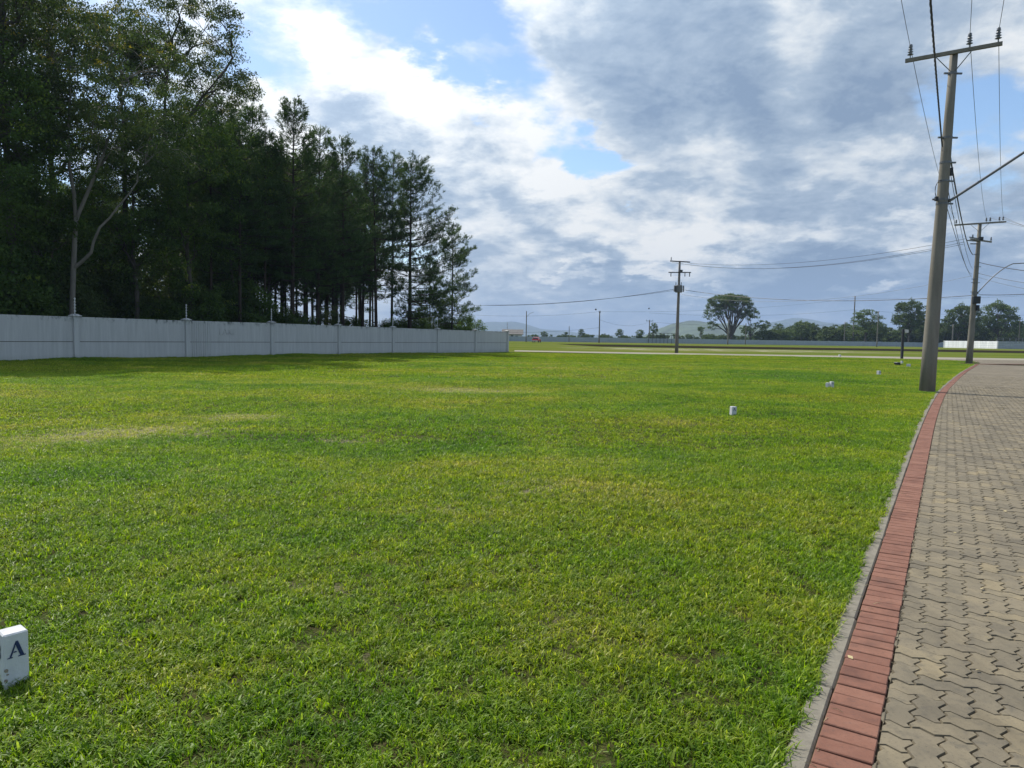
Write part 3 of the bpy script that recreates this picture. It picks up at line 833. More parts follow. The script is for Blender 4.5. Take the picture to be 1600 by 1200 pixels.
def build_grass():
    pc = bpy.data.collections.new('grass_tiles')
    protos = []
    def P(me):
        o = bpy.data.objects.new('tile_%02d' % len(protos), me); pc.objects.link(o); protos.append(o); return len(protos)-1
    tufts = [P(blade_tile(10+k, 0.062, 38, 0.022, 0.066, 0.0058, 3, True, 1.0)) for k in range(7)]
    tall = [P(blade_tile(30+k, 0.055, 26, 0.045, 0.085, 0.0062, 3, True, 0.95)) for k in range(4)]
    mids = [P(blade_tile(40+k, 0.25, 560, 0.022, 0.075, 0.0098, 2, False, 0.95)) for k in range(5)]
    fars = [P(blade_tile(50+k, 0.5, 950, 0.025, 0.09, 0.019, 1, False, 0.9)) for k in range(4)]
    vfar = [P(blade_tile(60+k, 1.0, 1500, 0.035, 0.085, 0.034, 1, False, 0.5)) for k in range(4)]
    pts, idx, scl = [], [], []
    fov = lambda p, m: (p[:, 1] > 0.6) & (np.abs(p[:, 0]) < (p[:, 1] + 1.0)*0.80 + m)
    def place(p, kinds, s0, s1, zs=None):
        pts.append(np.c_[p, hfun(p[:, 0], p[:, 1])]); idx.append(rng.choice(kinds, len(p))); scl.append(rng.uniform(s0, s1, len(p)))
    # near tufts
    def clump(p):
        v = np.zeros(len(p)); r0 = np.random.default_rng(77)
        for f, a in ((9, .5), (17, .8), (29, 1), (43, 1), (61, 1)):
            for _ in range(4):
                th = r0.random()*2*pi; ph = r0.random()*6.28
                v += a*np.sin(f*(p[:, 0]*cos(th)+p[:, 1]*sin(th))+ph+1.5*np.sin(p[:, 0]*f*.37+p[:, 1]*f*.29+ph))
        return v/3.0
    N = 74000
    p = np.stack([rng.uniform(-9, 9, N), rng.uniform(1.0, 10.5, N)], 1)
    p = p[fov(p, 0.5)]; d = kdist(p); p = p[d < -0.12]
    cv = clump(p); keep = (rng.random(len(p)) < np.clip(.64+.34*cv, .46, 1)) & (rng.random(len(p)) < np.clip(1.25-p[:, 1]/11, 0, 1)**.5)
    p = p[keep]; cv = cv[keep]
    place(p, tufts, 0.70, 1.15); scl[-1] *= 1+.25*np.clip(cv, -1, 1.5)
    c = p[rng.random(len(p)) < 0.05]; place(c + rng.normal(0, .02, c.shape), tall, 0.7, 1.05)
    # ragged edge by the kerb all along, leaning over it
    ss = rng.uniform(8.0, KS[-1], 6500); ss = ss[rng.random(len(ss)) < np.where(ss < 30, 1, .55)]
    q = np.array([kat(s)[0] for s in ss]); qt = np.array([kat(s)[1] for s in ss]); qn = np.stack([qt[:, 1], -qt[:, 0]], 1)
    edge = 0.118 + 0.014*np.sin(ss*2.9+np.sin(ss*.7)*3) * np.sin(ss*0.63+1) + 0.008*np.sin(ss*7.1+2*np.sin(ss*1.9))
    q = q - qn*(edge - .004 + np.abs(rng.normal(0, 0.07, len(ss))))[:, None]
    place(q[fov(q, 1)], tufts + tall, 0.7, 1.35)
    def grid(y0, y1, step, kinds, half, mleft=2):
        gx, gy = np.meshgrid(np.arange(-60, 60, step), np.arange(y0, y1, step))
        g = np.stack([gx.ravel(), gy.ravel()], 1) + rng.uniform(-.15, .15, (gx.size, 2))*step
        g = g[fov(g, mleft)]; g = g[inpoly(g, lawn_poly)]
        g = g[(kdist(g) < -half*1.3-0.1) & (wdist(g) < -half*1.25 - 0.12)]
        place(g, kinds, 0.95, 1.15)
        return g
    grid(1.4, 8.6, 0.47, mids, 0.25, 1); scl[-1] *= np.interp(pts[-1][:, 1], [3, 7], [.8, 1])
    grid(8.0, 27, 0.44, mids, 0.25)
    grid(26, 52, 0.85, fars, 0.5)
    g = grid(50, 84, 1.6, vfar, 1.0, 4)
    q = np.stack([rng.uniform(-26, 26, 5200), rng.uniform(6, 30, 5200)], 1); q = q[fov(q, 1)]; q = q[(kdist(q) < -.2) & (wdist(q) < -.3)]
    place(q, tall, 1.0, 1.6)
    # fill the boundary belts with small tiles
    def belt(n, lo, hi, kinds, y0, y1):
        s = rng.uniform(10, KS[-1]-1, n)
        q = np.array([kat(a)[0] for a in s]); qt = np.array([kat(a)[1] for a in s]); qn = np.stack([qt[:, 1], -qt[:, 0]], 1)
        q = q - qn*rng.uniform(lo, hi, n)[:, None]; k = (q[:, 1] > y0) & (q[:, 1] < y1); place(q[k & fov(q, 1)], kinds, .9, 1.1)
    belt(1100, 0.42, 0.75, mids, 8, 60); belt(420, 0.8, 1.3, mids, 26, 60); belt(260, 1.2, 2.4, fars, 48, 60)
    u = rng.uniform(-8, 50, 1500); o = rng.uniform(0.15, 1.5, 1500)
    q = W0 + u[:, None]*WD - o[:, None]*WN
    place(q[fov(q, 2)], mids, 0.9, 1.4)
    # a taller unmown fringe at the wall foot
    u = rng.uniform(-8, 50, 1500); q = W0 + u[:, None]*WD - rng.uniform(0.10, 0.32, 1500)[:, None]*WN
    place(q[fov(q, 2)], tall, 1.2, 2.3)
    k = rng.integers(0, len(CRL)-30, 500); q = CRL[k] + rng.normal(0, .3, (500, 2)); q[:, 1] -= 0.9; q = q[inpoly(q, lawn_poly)]; place(q, fars, .8, 1)
    pts_ = np.concatenate(pts); idx_ = np.concatenate(idx); scl_ = np.concatenate(scl)
    # dry, thin patches carry shorter blades
    for (x, y, sx, sy, r_, wt) in DRY:
        f = 1 - np.minimum(1, np.hypot((pts_[:, 0]-x)/(sx*1.2), (pts_[:, 1]-y)/(sy*1.2)))
        scl_ *= 1 - 0.35*min(wt, 1)*f
    me = bpy.data.meshes.new('grass'); n = len(pts_)
    me.vertices.add(n); me.vertices.foreach_set('co', pts_.astype(np.float32).ravel())
    a = me.attributes.new('tid', 'INT', 'POINT'); a.data.foreach_set('value', idx_.astype(np.int32))
    a = me.attributes.new('scl', 'FLOAT', 'POINT'); a.data.foreach_set('value', scl_.astype(np.float32))
    rot = np.zeros((n, 3), np.float32); rot[:, 2] = rng.random(n)*2*pi
    big = idx_ >= mids[0]; rot[big, 2] = rng.integers(0, 4, big.sum())*pi/2 + rng.normal(0, .12, big.sum())
    a = me.attributes.new('rot', 'FLOAT_VECTOR', 'POINT'); a.data.foreach_set('vector', rot.ravel())
    me.materials.append(MT['grass']); me.update()
    o = link('grass', me, kind='stuff'); tag(o, 'short mown green lawn grass with dry yellow patches', 'grass')
    ng = bpy.data.node_groups.new('scatter_grass', 'GeometryNodeTree')
    ng.interface.new_socket('Geometry', in_out='INPUT', socket_type='NodeSocketGeometry')
    ng.interface.new_socket('Geometry', in_out='OUTPUT', socket_type='NodeSocketGeometry')
    gi = ng.nodes.new('NodeGroupInput'); go = ng.nodes.new('NodeGroupOutput')
    ci = ng.nodes.new('GeometryNodeCollectionInfo'); ci.inputs['Collection'].default_value = pc
    ci.inputs['Separate Children'].default_value = True; ci.inputs['Reset Children'].default_value = True
    ip = ng.nodes.new('GeometryNodeInstanceOnPoints'); ip.inputs['Pick Instance'].default_value = True
    def na(name, typ):
        x = ng.nodes.new('GeometryNodeInputNamedAttribute'); x.data_type = typ; x.inputs['Name'].default_value = name
        return [s_ for s_ in x.outputs if s_.name == 'Attribute' and s_.enabled][0]
    L = ng.links.new
    L(gi.outputs[0], ip.inputs['Points']); L(ci.outputs[0], ip.inputs['Instance']); L(na('tid', 'INT'), ip.inputs['Instance Index'])
    L(na('rot', 'FLOAT_VECTOR'), ip.inputs['Rotation']); L(na('scl', 'FLOAT'), ip.inputs['Scale']); L(ip.outputs[0], go.inputs[0])
    md = o.modifiers.new('scatter', 'NODES'); md.node_group = ng
    print('grass instances', n)
build_grass()

# dry stems and bits lying on the paving and kerb
def litter_bits():
    b = MB(); r = np.random.default_rng(9); n = 150
    s = r.uniform(KS[np.argmin(np.abs(KL[:, 1]-1.2))], 40, n)
    for k in range(n):
        p, t = kat(s[k]); nn_ = np.array([t[1], -t[0]])
        off = r.normal(0.0, 0.05) if r.random() < .55 else r.uniform(0.2, 2.2)
        c = p + nn_*off; a = r.random()*pi; L_ = r.uniform(.012, .05)
        d = np.array([cos(a), sin(a)])*L_/2
        z = 0.008 if off > -.01 else 0.012
        b.tube([(c[0]-d[0], c[1]-d[1], z), (c[0], c[1], z+.006), (c[0]+d[0], c[1]+d[1], z)], 0.0013, 3, cap=False)
    for k in range(46):
        p, t = kat(r.uniform(KS[np.argmin(np.abs(KL[:, 1]-1.2))], 36)); nn_ = np.array([t[1], -t[0]])
        c = p + nn_*r.uniform(-.08, 2.6); a = r.random()*2*pi; L_ = r.uniform(.012, .03)
        u = np.array([cos(a), sin(a)])*L_; q = np.array([-u[1], u[0]])*.45
        b.poly([(c[0]-u[0], c[1]-u[1], .009), (c[0]+q[0], c[1]+q[1], .014), (c[0]+u[0], c[1]+u[1], .010), (c[0]-q[0], c[1]-q[1], .007)], [(0, 3, 2, 1)])
    o = b.obj('straw_litter', 'straw', kind='stuff'); tag(o, 'dry grass stems scattered on the kerb and pavers', 'litter')
litter_bits()

# ------------------------------------------------------------------ long white wall on the left
FONT_CACHE = {}
def text_mesh(s, size, depth, m):
    cu = bpy.data.curves.new('lettering', 'FONT'); cu.body = s; cu.size = size; cu.extrude = depth; cu.align_x = 'CENTER'; cu.align_y = 'CENTER'
    o = bpy.data.objects.new('lettering', cu); COL.objects.link(o)
    dg = bpy.context.evaluated_depsgraph_get()
    me = bpy.data.meshes.new_from_object(o.evaluated_get(dg)); bpy.data.objects.remove(o)
    me.materials.clear(); me.materials.append(MT[m]); return me

def long_wall():
    rz = atan2(WD[1], WD[0])
    root = thing('boundary_wall', 'long white panelled wall with capped posts in front of the dark wood', 'wall', (W0[0], W0[1], 0), rz)
    # local x runs along the wall, local -y faces the lawn
    ztops = [2.44, 2.42, 2.44, 2.40, 2.37, 2.34, 2.33, 2.33, 2.33]
    for k in range(-3, 8):
        zt = ztops[max(0, min(k, 8))]
        zb = -0.30
        post = MB().box((0, 0, (zt+zb)/2), (0.30, 0.34, zt-zb), bevel=.01).obj('post', 'wall', root, loc=(k*BAY, 0, 0))
        cap = MB()
        a, c = .24, .17; h0, h1 = zt+.003, zt+.05
        V = [(-a,-.25,h0),(a,-.25,h0),(a,.25,h0),(-a,.25,h0),(-a,-.25,h1),(a,-.25,h1),(a,.25,h1),(-a,.25,h1),(-.1,-.08,h1+.09),(.1,-.08,h1+.09),(.1,.08,h1+.09),(-.1,.08,h1+.09)]
        F = [(3,2,1,0),(0,1,5,4),(1,2,6,5),(2,3,7,6),(3,0,4,7),(4,5,9,8),(5,6,10,9),(6,7,11,10),(7,4,8,11),(8,9,10,11)]
        cap.poly(V, F).obj('post_cap', 'wall', post)
        rod = MB().tube([(0, 0, zt+.12), (0.01, 0, zt+1.05)], 0.022, 6)
        ro = rod.obj('electric_fence_rod', 'rod', post)
        ins = MB()
        for q in range(5): ins.box((0.0, -.02, zt+.3+q*.17), (.10, .05, .035))
        ins.obj('wire_insulator', 'porcelain' if k >= 5 else 'rod', ro)
        if k == 7: break
        zr = ztops[max(0, min(k+1, 8))]
        x0, x1 = k*BAY+.155, (k+1)*BAY-.155
        zj = 1.02
        def panel(name, za, zb0, zb1):
            b = MB(); y0, y1 = -.055, .055
            V = [(x0,y0,za),(x1,y0,za),(x1,y1,za),(x0,y1,za),(x0,y0,zb0),(x1,y0,zb1),(x1,y1,zb1),(x0,y1,zb0)]
            b.poly(V, [(3,2,1,0),(4,5,6,7),(0,1,5,4),(1,2,6,5),(2,3,7,6),(3,0,4,7)])
            return b.obj(name, 'wall', root)
        panel('panel', -.30, zj-.016, zj-.016); panel('panel', zj+.016, zt-.02, zr-.02)
        MB().box(((x0+x1)/2, .0, zj), (x1-x0-.01, .05, .034)).obj('joint', 'joint', root)
        if k == 1:
            for q in range(9):
                MB().box((x0+.22+q*.17, -.069, 1.2), (.035, .024, 2.35)).obj('rib', 'wall', root)
            me = text_mesh('LAKE', 0.62, 0.012, 'wall')
            t = link('lettering', me, root, (x0+3.0, -.066, 1.72)); t.rotation_euler = (pi/2, 0, 0)
    # return of the wall at the far end
    b = MB().box((7*BAY+.02, 6.2, 1.0), (0.11, 12, 2.6)); b.obj('return_panel', 'wall', root)
long_wall()

# ------------------------------------------------------------------ utility poles
def cone_tube(h, r0, r1, n=20, lean=(0, 0)):
    b = MB(); zs = np.linspace(-0.4, h, 7)
    pts = [(lean[0]*max(z, 0)/h, lean[1]*max(z, 0)/h, z) for z in zs]
    b.tube(pts, np.interp(zs, [0, h], [r0, r1]), n); return b
def insulator(parent, loc, h=0.3, r=0.075, m='porcelain'):
    b = MB(); zs = []; rs = []
    b.tube([(0, 0, -.06), (0, 0, .05)], .015, 6)
    for k in range(4):
        z = .05 + k*(h-.08)/4; zs += [z, z+.02, z+.045]; rs += [r*.5, r*(1-.1*k), r*.5]
    zs += [h-.03, h]; rs += [r*.6, r*.35]
    b.tube([(0, 0, z) for z in zs], rs, 10)
    return b.obj('insulator', m, parent, loc=loc, smooth=True)
LDIR = np.array([0.5625, 0.8268]); LPER = np.array([0.8268, -0.5625])

def bar(b, p, q, wd, ht=None):
    p = np.array(p, float); q = np.array(q, float); d = q-p; L = np.linalg.norm(d)
    rot = Vector(d).to_track_quat('X', 'Z').to_matrix()
    return b.box((p+q)/2, (L, wd, ht or wd), m=rot)
def band(parent, z, r, lean, stub=None, m='steel'):
    b = MB().tube([(lean*z, 0, z-.035), (lean*z, 0, z+.035)], r+.012, 16)
    if stub:
        for s_ in stub: b.box((lean*z+s_*(r+.09), -.03, z), (.16, .05, .05))
    return b.obj('clamp_band', m, parent)

P1 = gnd(1448, 612); H1 = 11.05
def pole_one():
    rz = atan2(LPER[1], LPER[0])
    root = thing('utility_pole', 'tall tapering concrete pole nearest the camera with three-insulator crossarm', 'utility pole', (P1.x, P1.y, 0), 0)
    lean = 0.028
    cone_tube(H1, .245, .115, 28, (lean*H1, 0)).obj('pole_shaft', 'pole', root, smooth=True)
    MB().tube([(0, 0, -.3), (0, 0, .015)], .36, 20).obj('footing', 'kerb', root)
    top = np.array([lean*H1, 0, H1])
    P3 = lambda u, z, f=0.0: np.array([top[0]+LPER[0]*u-LDIR[0]*f, LPER[1]*u-LDIR[1]*f, z])
    arm = bar(MB(), P3(-1.38, H1-.02, .16), P3(1.30, H1-.02, .16), .09, .115).obj('crossarm', 'pole', root)
    br = bar(MB(), P3(-.5, H1-.08, .2), P3(-.02, H1-.65, .1), .05, .012).obj('brace', 'steel', root)
    br = bar(MB(), P3(.5, H1-.08, .2), P3(.02, H1-.65, .1), .05, .012).obj('brace', 'steel', root)
    tips = []
    for u in (-1.24, .42, 1.18):
        q = P3(u, H1+.09, .16); insulator(root, tuple(q), .40, .10); tips.append(q+np.array([P1.x, P1.y, .27]))
    rr = lambda z: .245-.13*z/H1
    for z, st in ((H1-.65, (-1, 1)), (8.35, (-1, 1)), (7.55, (1,)), (6.95, (1,)), (6.35, (-1, 1)), (6.22, (1,))):
        band(root, z, rr(z), lean, st)
    # lamp arm reaching over the road
    z0 = 6.28; pts = []
    a = atY(1483, 327, P1.y); b_ = atY(1560, 262, P1.y - .4); c_ = atY(1600, 238, P1.y - .7)
    loc = lambda v: (v.x-P1.x, v.y-P1.y, v.z)
    A, B, C_ = map(lambda v: np.array(loc(v)), (a, b_, c_))
    A = np.array([lean*z0+rr(z0), -.05, z0])
    pts = [A]
    for t in np.linspace(.1, 1, 9):
        pts.append((1-t)**2*A + 2*t*(1-t)*(A*.42+B*.58+np.array([0, 0, -.04])) + t*t*C_)
    d = C_-B; d /= np.linalg.norm(d)
    pts += [C_+d*.35+np.array([0, 0, -.03]), C_+d*.7+np.array([0, 0, -.10])]
    la = MB().tube(pts, .042, 8).obj('lamp_arm', 'steel', root, smooth=True)
    e = pts[-1]
    hd = MB().box((e[0]+.28, e[1]-.12, e[2]-.02), (.62, .24, .11), rz=atan2(d[1], d[0]), bevel=.03).obj('lamp_head', 'steel', la)
    MB().box((e[0]+.30, e[1]-.12, e[2]-.09), (.46, .18, .03), rz=atan2(d[1], d[0]), bevel=.01).obj('lamp_glass', 'lamp', hd)
    # small loop of spare cable and its clamp on the shaded side
    lp = [( lean*6.9-.20-.17*sin(t), -.18, 6.62+.32*cos(t)) for t in np.linspace(-.2, 2.6, 9)]
    MB().tube(lp, .012, 5).obj('spare_loop', 'cable', root)
    MB().box((lean*6.4-.30, -.18, 6.34), (.09, .08, .14)).obj('cable_clip', 'dark', root)
    MB().box((lean*7.3+.20, -.05, 7.25), (.07, .06, .26)).obj('cable_splice', 'dark', root)
    return tips
tips1 = pole_one()

P2 = gnd(1514, 567.3); H2 = 11.95
def pole_two():
    root = thing('utility_pole', 'second concrete pole at the road corner with two crossarms and a black box', 'utility pole', (P2.x, P2.y, 0), 0)
    lean = 0.022
    cone_tube(H2, .27, .14, 22, (lean*H2, 0)).obj('pole_shaft', 'pole', root, smooth=True)
    rr = lambda z: .27-.13*z/H2
    tx = lean*H2
    P3 = lambda u, z, f=0.0: np.array([tx+LPER[0]*u-LDIR[0]*f, LPER[1]*u-LDIR[1]*f, z])
    bar(MB(), P3(-1.85, H2-.06, .17), P3(1.85, H2-.06, .17), .10, .13).obj('crossarm', 'pole', root)
    for s_ in (-1, 1): bar(MB(), P3(.65*s_, H2-.12, .2), P3(.02*s_, H2-.75, .1), .05, .02).obj('brace', 'steel', root)
    tips = []
    for u in (-1.72, .45, 1.62):
        q = P3(u, H2+.05, .17); insulator(root, tuple(q), .34, .1); tips.append(q+np.array([P2.x, P2.y, .3]))
    for u in (.72, 1.36):
        insulator(root, tuple(P3(u, H2+.05, .17)), .34, .1)
    # lower arm points along the cross road
    z = 10.45; A = np.array([lean*z-.85, -.18, z+.12]); B = np.array([lean*z+.95, -.25, z-.12])
    bar(MB(), A, B, .10, .12).obj('crossarm', 'pole', root)
    for f in (0.12, .97):
        q = A+(B-A)*f+np.array([0, 0, .07]); insulator(root, tuple(q), .34, .09)
    for k, (dz, L_) in enumerate(((.28, .75), (.0, .95), (-.28, .62))):
        MB().tube([(lean*z-rr(z), -.1, z-.05+dz*.8), (lean*z-rr(z)-L_, -.15, z+.0+dz)], .05, 6).obj('strain_insulator', 'porcelain', root)
    MB().box((lean*z+.05, -rr(z)-.05, z+.15), (.36, .16, .3)).obj('cutout_box', 'dark', root)
    for z, st in ((9.3, (-1,)), (8.25, (1,)), (7.2, (-1,)), (6.9, (-1, 1)), (6.1, (-1, 1)), (5.95, (1,))):
        band(root, z, rr(z), lean, st)
    z0 = 5.98
    A = np.array([lean*z0+rr(z0), -.05, z0]); pts = [A]
    e1 = atY(1583, 412, P2.y-1); e2 = atY(1604, 411, P2.y-1.4); m1 = atY(1560, 420, P2.y-.6)
    loc = lambda v: np.array((v.x-P2.x, v.y-P2.y, v.z))
    for t in np.linspace(0.1, 1, 8): pts.append((1-t)**2*A+2*t*(1-t)*loc(m1)+t*t*loc(e1))
    pts.append(loc(e2))
    la = MB().tube(pts, .04, 8).obj('lamp_arm', 'steel', root, smooth=True)
    e = pts[-1]
    hd = MB().box((e[0]+.33, e[1]-.1, e[2]+.0), (.72, .26, .12), bevel=.03).obj('lamp_head', 'steel', la)
    MB().box((e[0]+.33, e[1]-.1, e[2]-.075), (.5, .2, .03), bevel=.01).obj('lamp_glass', 'lamp', hd)
    z = atY(1520, 469, P2.y).z
    bx = MB().box((lean*z-.02, -rr(z)-.13, z), (.62, .28, .62), bevel=.03)
    bx.obj('equipment_box', 'dark', root)
    MB().box((lean*z+.16, -rr(z)-.1, z-.68), (.22, .2, .5), bevel=.02).obj('cable_closure', 'dark', root)
    return tips
tips2 = pole_two()

P3g = gnd(1057, 551); H3 = 11.75
def pole_three():
    root = thing('utility_pole', 'brown-grey pole with a drum transformer standing in the middle of the field', 'utility pole', (P3g.x, P3g.y, -.03), 0)
    lean = .006
    cone_tube(H3, .235, .13, 16, (lean*H3, 0)).obj('pole_shaft', 'pole_far', root, smooth=True)
    d = np.array([.99, -.12]); tx = lean*H3
    L3 = lambda u, z, f=.18: np.array([tx+d[0]*u-d[1]*0-.0, d[1]*u-f, z])
    bar(MB(), L3(-1.25, H3-.02), L3(1.25, H3-.16), .11, .13).obj('crossarm', 'dark', root)
    z2 = atY(1062, 425.5, P3g.y).z
    bar(MB(), L3(-1.42, z2), L3(1.42, z2), .11, .12).obj('crossarm', 'dark', root)
    insulator(root, tuple(L3(-1.12, H3+.05)), .42, .09)
    for u in (-1.1, .66, 1.25):
        MB().tube([L3(u, z2-.06), L3(u, z2-.52)], .055, 8).obj('fuse_cutout', 'dark', root)
    MB().box(L3(.22, z2+.2), (.26, .2, .24)).obj('surge_arrester', 'dark', root)
    zt = atY(1058, 451, P3g.y).z
    tk = MB(); tk.tube([(-.05, -.42, zt-.48), (-.05, -.42, zt-.44), (-.05, -.42, zt+.40), (-.05, -.42, zt+.44)], [.42, .46, .46, .40], 20)
    t = tk.obj('transformer', 'steel', root, smooth=False)
    for u in (-.38, 0, .3):
        insulator(t, (-.05+u, -.42, zt+.44), .4, .08)
    for u in (-.6, .55):
        MB().box((u, -.42, zt), (.10, .34, .8), bevel=.02).obj('cooling_fin', 'steel', t)
    return root
pole_three()

def far_pole(px, pb, pt, Y, label, r0=.17, r1=.11, arm=0, m='pole_far', zg=.4, lamp=0):
    b_ = atY(px, pb, Y); t_ = atY(px, pt, Y); zg = min(b_.z, .45)
    root = thing('utility_pole', label, 'utility pole', (b_.x, Y, zg), 0)
    h = t_.z-zg
    cone_tube(h, r0, r1, 10).obj('pole_shaft', m, root, smooth=True)
    if arm:
        MB().box((0, -.15, h-.25), (arm, .14, .16)).obj('crossarm', 'dark', root)
        for s_ in (-.45, 0, .45): insulator(root, (s_*arm, -.15, h-.16), .45, .12)
    if lamp:
        MB().tube([(0, -.1, h-1.6), (1.0, -.2, h-.6), (1.9, -.3, h-.3)], .05, 6).obj('lamp_arm', 'steel', root)
    return root
far_pole(822, 535.5, 486, 195, 'slim dark pole standing by the red car, with a faint lamp arm', .15, .12, 0, 'pole_far', lamp=1)
far_pole(936, 536, 487, 215, 'dark pole with a short top bracket between car and transformer pole', .24, .15, .5)
far_pole(889, 535, 509.5, 235, 'shortest thin pole between the car and the next dark pole', .13, .1)
far_pole(1014, 536, 500.5, 262, 'pole with a short crossarm at the left end of the railing', .2, .16, 2.6)
far_pole(1333, 530, 462.5, 285, 'slim dark brown pole rising from the trees left of the bushy dark tree', .26, .2)
far_pole(1370, 541, 486.5, 205, 'pale slim lamp pole in front of the far wall, right of the bushy dark tree', .17, .12, 0, 'pole', lamp=0)
far_pole(1137, 538, 499, 225, 'pale slim pole standing before the trunk of the big umbrella-shaped tree', .22, .16, 0, 'pole')
far_pole(1164.5, 537.5, 505, 240, 'slim brown pole just right of the big umbrella-shaped tree trunk', .15, .12)
far_pole(1319, 535, 503, 262, 'faint grey pole before the bushes left of the tall dark brown pole', .16, .12)
far_pole(1592, 532, 498, 262, 'thin pole above the railing at the far right of the white wall', .14, .1, 1.6)
far_pole(1488, 534, 507, 250, 'short grey pole between the two concrete poles behind the white wall', .22, .2)

# ------------------------------------------------------------------ wires
def wire(p, q, sag, r, label, name='power_cable', m='wire', n=24, group=None, cat='cable'):
    p = np.array(p, float); q = np.array(q, float)
    t = np.linspace(0, 1, n)[:, None]
    pts = p*(1-t)+q*t; pts[:, 2] -= (4*sag*t*(1-t))[:, 0]
    b = MB().tube(pts, r, 5, cap=False)
    o = b.obj(name, m); tag(o, label, cat, group); return pts
def twisted(p, q, sag, r, label):
    p = np.array(p, float); q = np.array(q, float); L = np.linalg.norm(q-p)
    n = int(L*7); t = np.linspace(0, 1, n)[:, None]
    pts = p*(1-t)+q*t; pts[:, 2] -= (4*sag*t*(1-t))[:, 0]
    d = (q-p)/L; a = np.cross(d, (0, 0, 1)); a /= np.linalg.norm(a); b2 = np.cross(d, a)
    ph = t[:, 0]*L*2*pi/0.95
    B = MB()
    for k in range(3):
        an = ph+k*2*pi/3
        B.tube(pts+r*1.0*(np.cos(an)[:, None]*a+np.sin(an)[:, None]*b2), r*.82, 5, cap=False)
    o = B.obj('bundled_cable', 'cable', smooth=True); tag(o, label, 'cable', 'cables along the paved road'); return pts
SP = np.array([-23.7, -38.26, 0])       # previous pole, behind the camera
names = ('left', 'middle', 'right')
G1 = 'cables along the paved road'
for k in range(3):
    a = tips1[k]; b = tips2[k]
    wire(a, a+SP, .9, .0085, 'thin bare wire from the %s insulator of the nearest pole out over the camera' % names[k], group=G1)
    wire(a, b, .9, .0095, 'thin bare wire from the %s insulator of the nearest pole to the corner pole' % names[k], group=G1)
pt = lambda px, py, Y: np.array(atY(px, py, Y))
c1 = pt(1472.5, 229, P1.y-.1); c2 = pt(1520.5, 398, P2.y-.1)
twisted(c1, c1+SP+np.array([.0, .0, .0]), .75, .013, 'thick twisted black cable running overhead from the nearest pole')
c1b = pt(1482.5, 232, P1.y-.1)
twisted(c1b, c2, .7, .017, 'thick twisted black cable sagging from nearest pole to corner pole')
d1 = pt(1472, 236, P1.y-.1)
wire(d1, d1+SP, .6, .008, 'smooth black cable beside the twisted one overhead', m='cable', group=G1, name='service_cable')
for (ya, yb, s_, lb) in ((265, 420, .5, 'upper telephone cable between nearest pole and corner pole'), (297, 428, .7, 'middle telephone cable between nearest pole and corner pole'), (323, 433, .3, 'lowest telephone cable between nearest pole and corner pole')):
    wire(pt(1484-(ya-265)*.08, ya, P1.y-.1), pt(1519.5-(yb-420)*.1, yb, P2.y-.1), s_, .011, lb, m='cable', group=G1, name='telephone_cable')
G2 = 'cables crossing the far field'
T1 = pt(1078, 411.5, P3g.y-.2); T0 = pt(1050, 410, P3g.y-.2); T2 = pt(1070, 413, P3g.y-.1)
for k, (py, lb, sg) in enumerate(((373, 'upper thin wire from corner pole to the transformer pole', .95), (378, 'middle thin wire from corner pole to the transformer pole', 1.25), (381.5, 'lower thin wire from corner pole to the transformer pole', 1.35))):
    wire(pt(1509-k*2, py, P2.y-.2), (T1, T2, T0)[k], sg, .016, lb, group=G2)
cx = pt(1053, 452, P3g.y-.2)
wire(cx, pt(640, 470, 112), 1.3, .024, 'black cable from the transformer towards the wood', m='cable', group=G2, name='service_cable')
wire(pt(1053, 454, P3g.y-.2), pt(640, 473, 112), 1.0, .018, 'thinner cable just under the one from transformer to wood', m='cable', group=G2, name='service_cable')
wire(pt(1066, 452.5, P3g.y-.2), pt(1527, 461, P2.y+.1), 0.9, .026, 'thick black cable from transformer to the corner pole', m='cable', group=G2, name='service_cable')
wire(pt(1530, 460.5, P2.y+.1), pt(1720, 447, 44), .2, .024, 'thick black cable leaving the corner pole at its box height', m='cable', group=G2, name='service_cable')
wire(pt(1066, 460, P3g.y-.2), pt(1518, 431, P2.y+.1), 1.5, .012, 'hair-thin wire under the thick cable east of the transformer', group=G2)
wire(pt(1530, 410, P2.y), pt(1740, 432, 38), .25, .026, 'black service cable crossing behind the corner pole lamp arm', m='cable', group=G2, name='service_cable')
wire(pt(1529, 427, P2.y), pt(1740, 455, 40), .25, .018, 'grey service cable low on the corner pole going right', group=G2)
wire(pt(1528, 433, P2.y), pt(1740, 470, 40), .25, .012, 'faint lowest cable going right from the corner pole', group=G2)
for k, u in enumerate((.72, 1.36, 1.62)):
    q = np.array([P2.x+.26+LPER[0]*u, P2.y+LPER[1]*u-.1, H2+.35])
    wire(q, pt(1720, 372+k*8, 40), .2, .012, '%s thin wire leaving the corner pole crossarm to the right' % ('lowest', 'middle', 'topmost')[k], group=G2)
for k, (a, b, r, lb) in enumerate((
        ((640, 483, 195), (936, 487, 215), .024, 'far wire left of the field, ending on the bracketed dark pole'),
        ((936, 487, 215), (1333, 466, 285), .024, 'far wire from the bracketed pole to the tall brown pole'),
        ((1333, 466, 285), (1760, 450, 262), .028, 'far wire running right from the tall brown pole'),
        ((936, 499, 215), (1014, 503.5, 262), .024, 'lower far wire from bracketed pole to the railing pole'),
        ((1014, 503, 262), (1370, 503, 262), .03, 'far wire from railing pole past the umbrella-shaped tree'),
        ((640, 510, 200), (936, 512, 215), .028, 'lowest far wire behind the end of the white wall'),
        ((1333, 484, 285), (1760, 488, 262), .03, 'lower far wire running right behind both concrete poles'),
        ((1014, 489, 262), (1333, 484, 285), .03, 'far wire passing behind the umbrella-shaped tree crown'))):
    wire(pt(*a), pt(*b), 1.6, r, lb, group='wires of the far power line', name='far_wire')
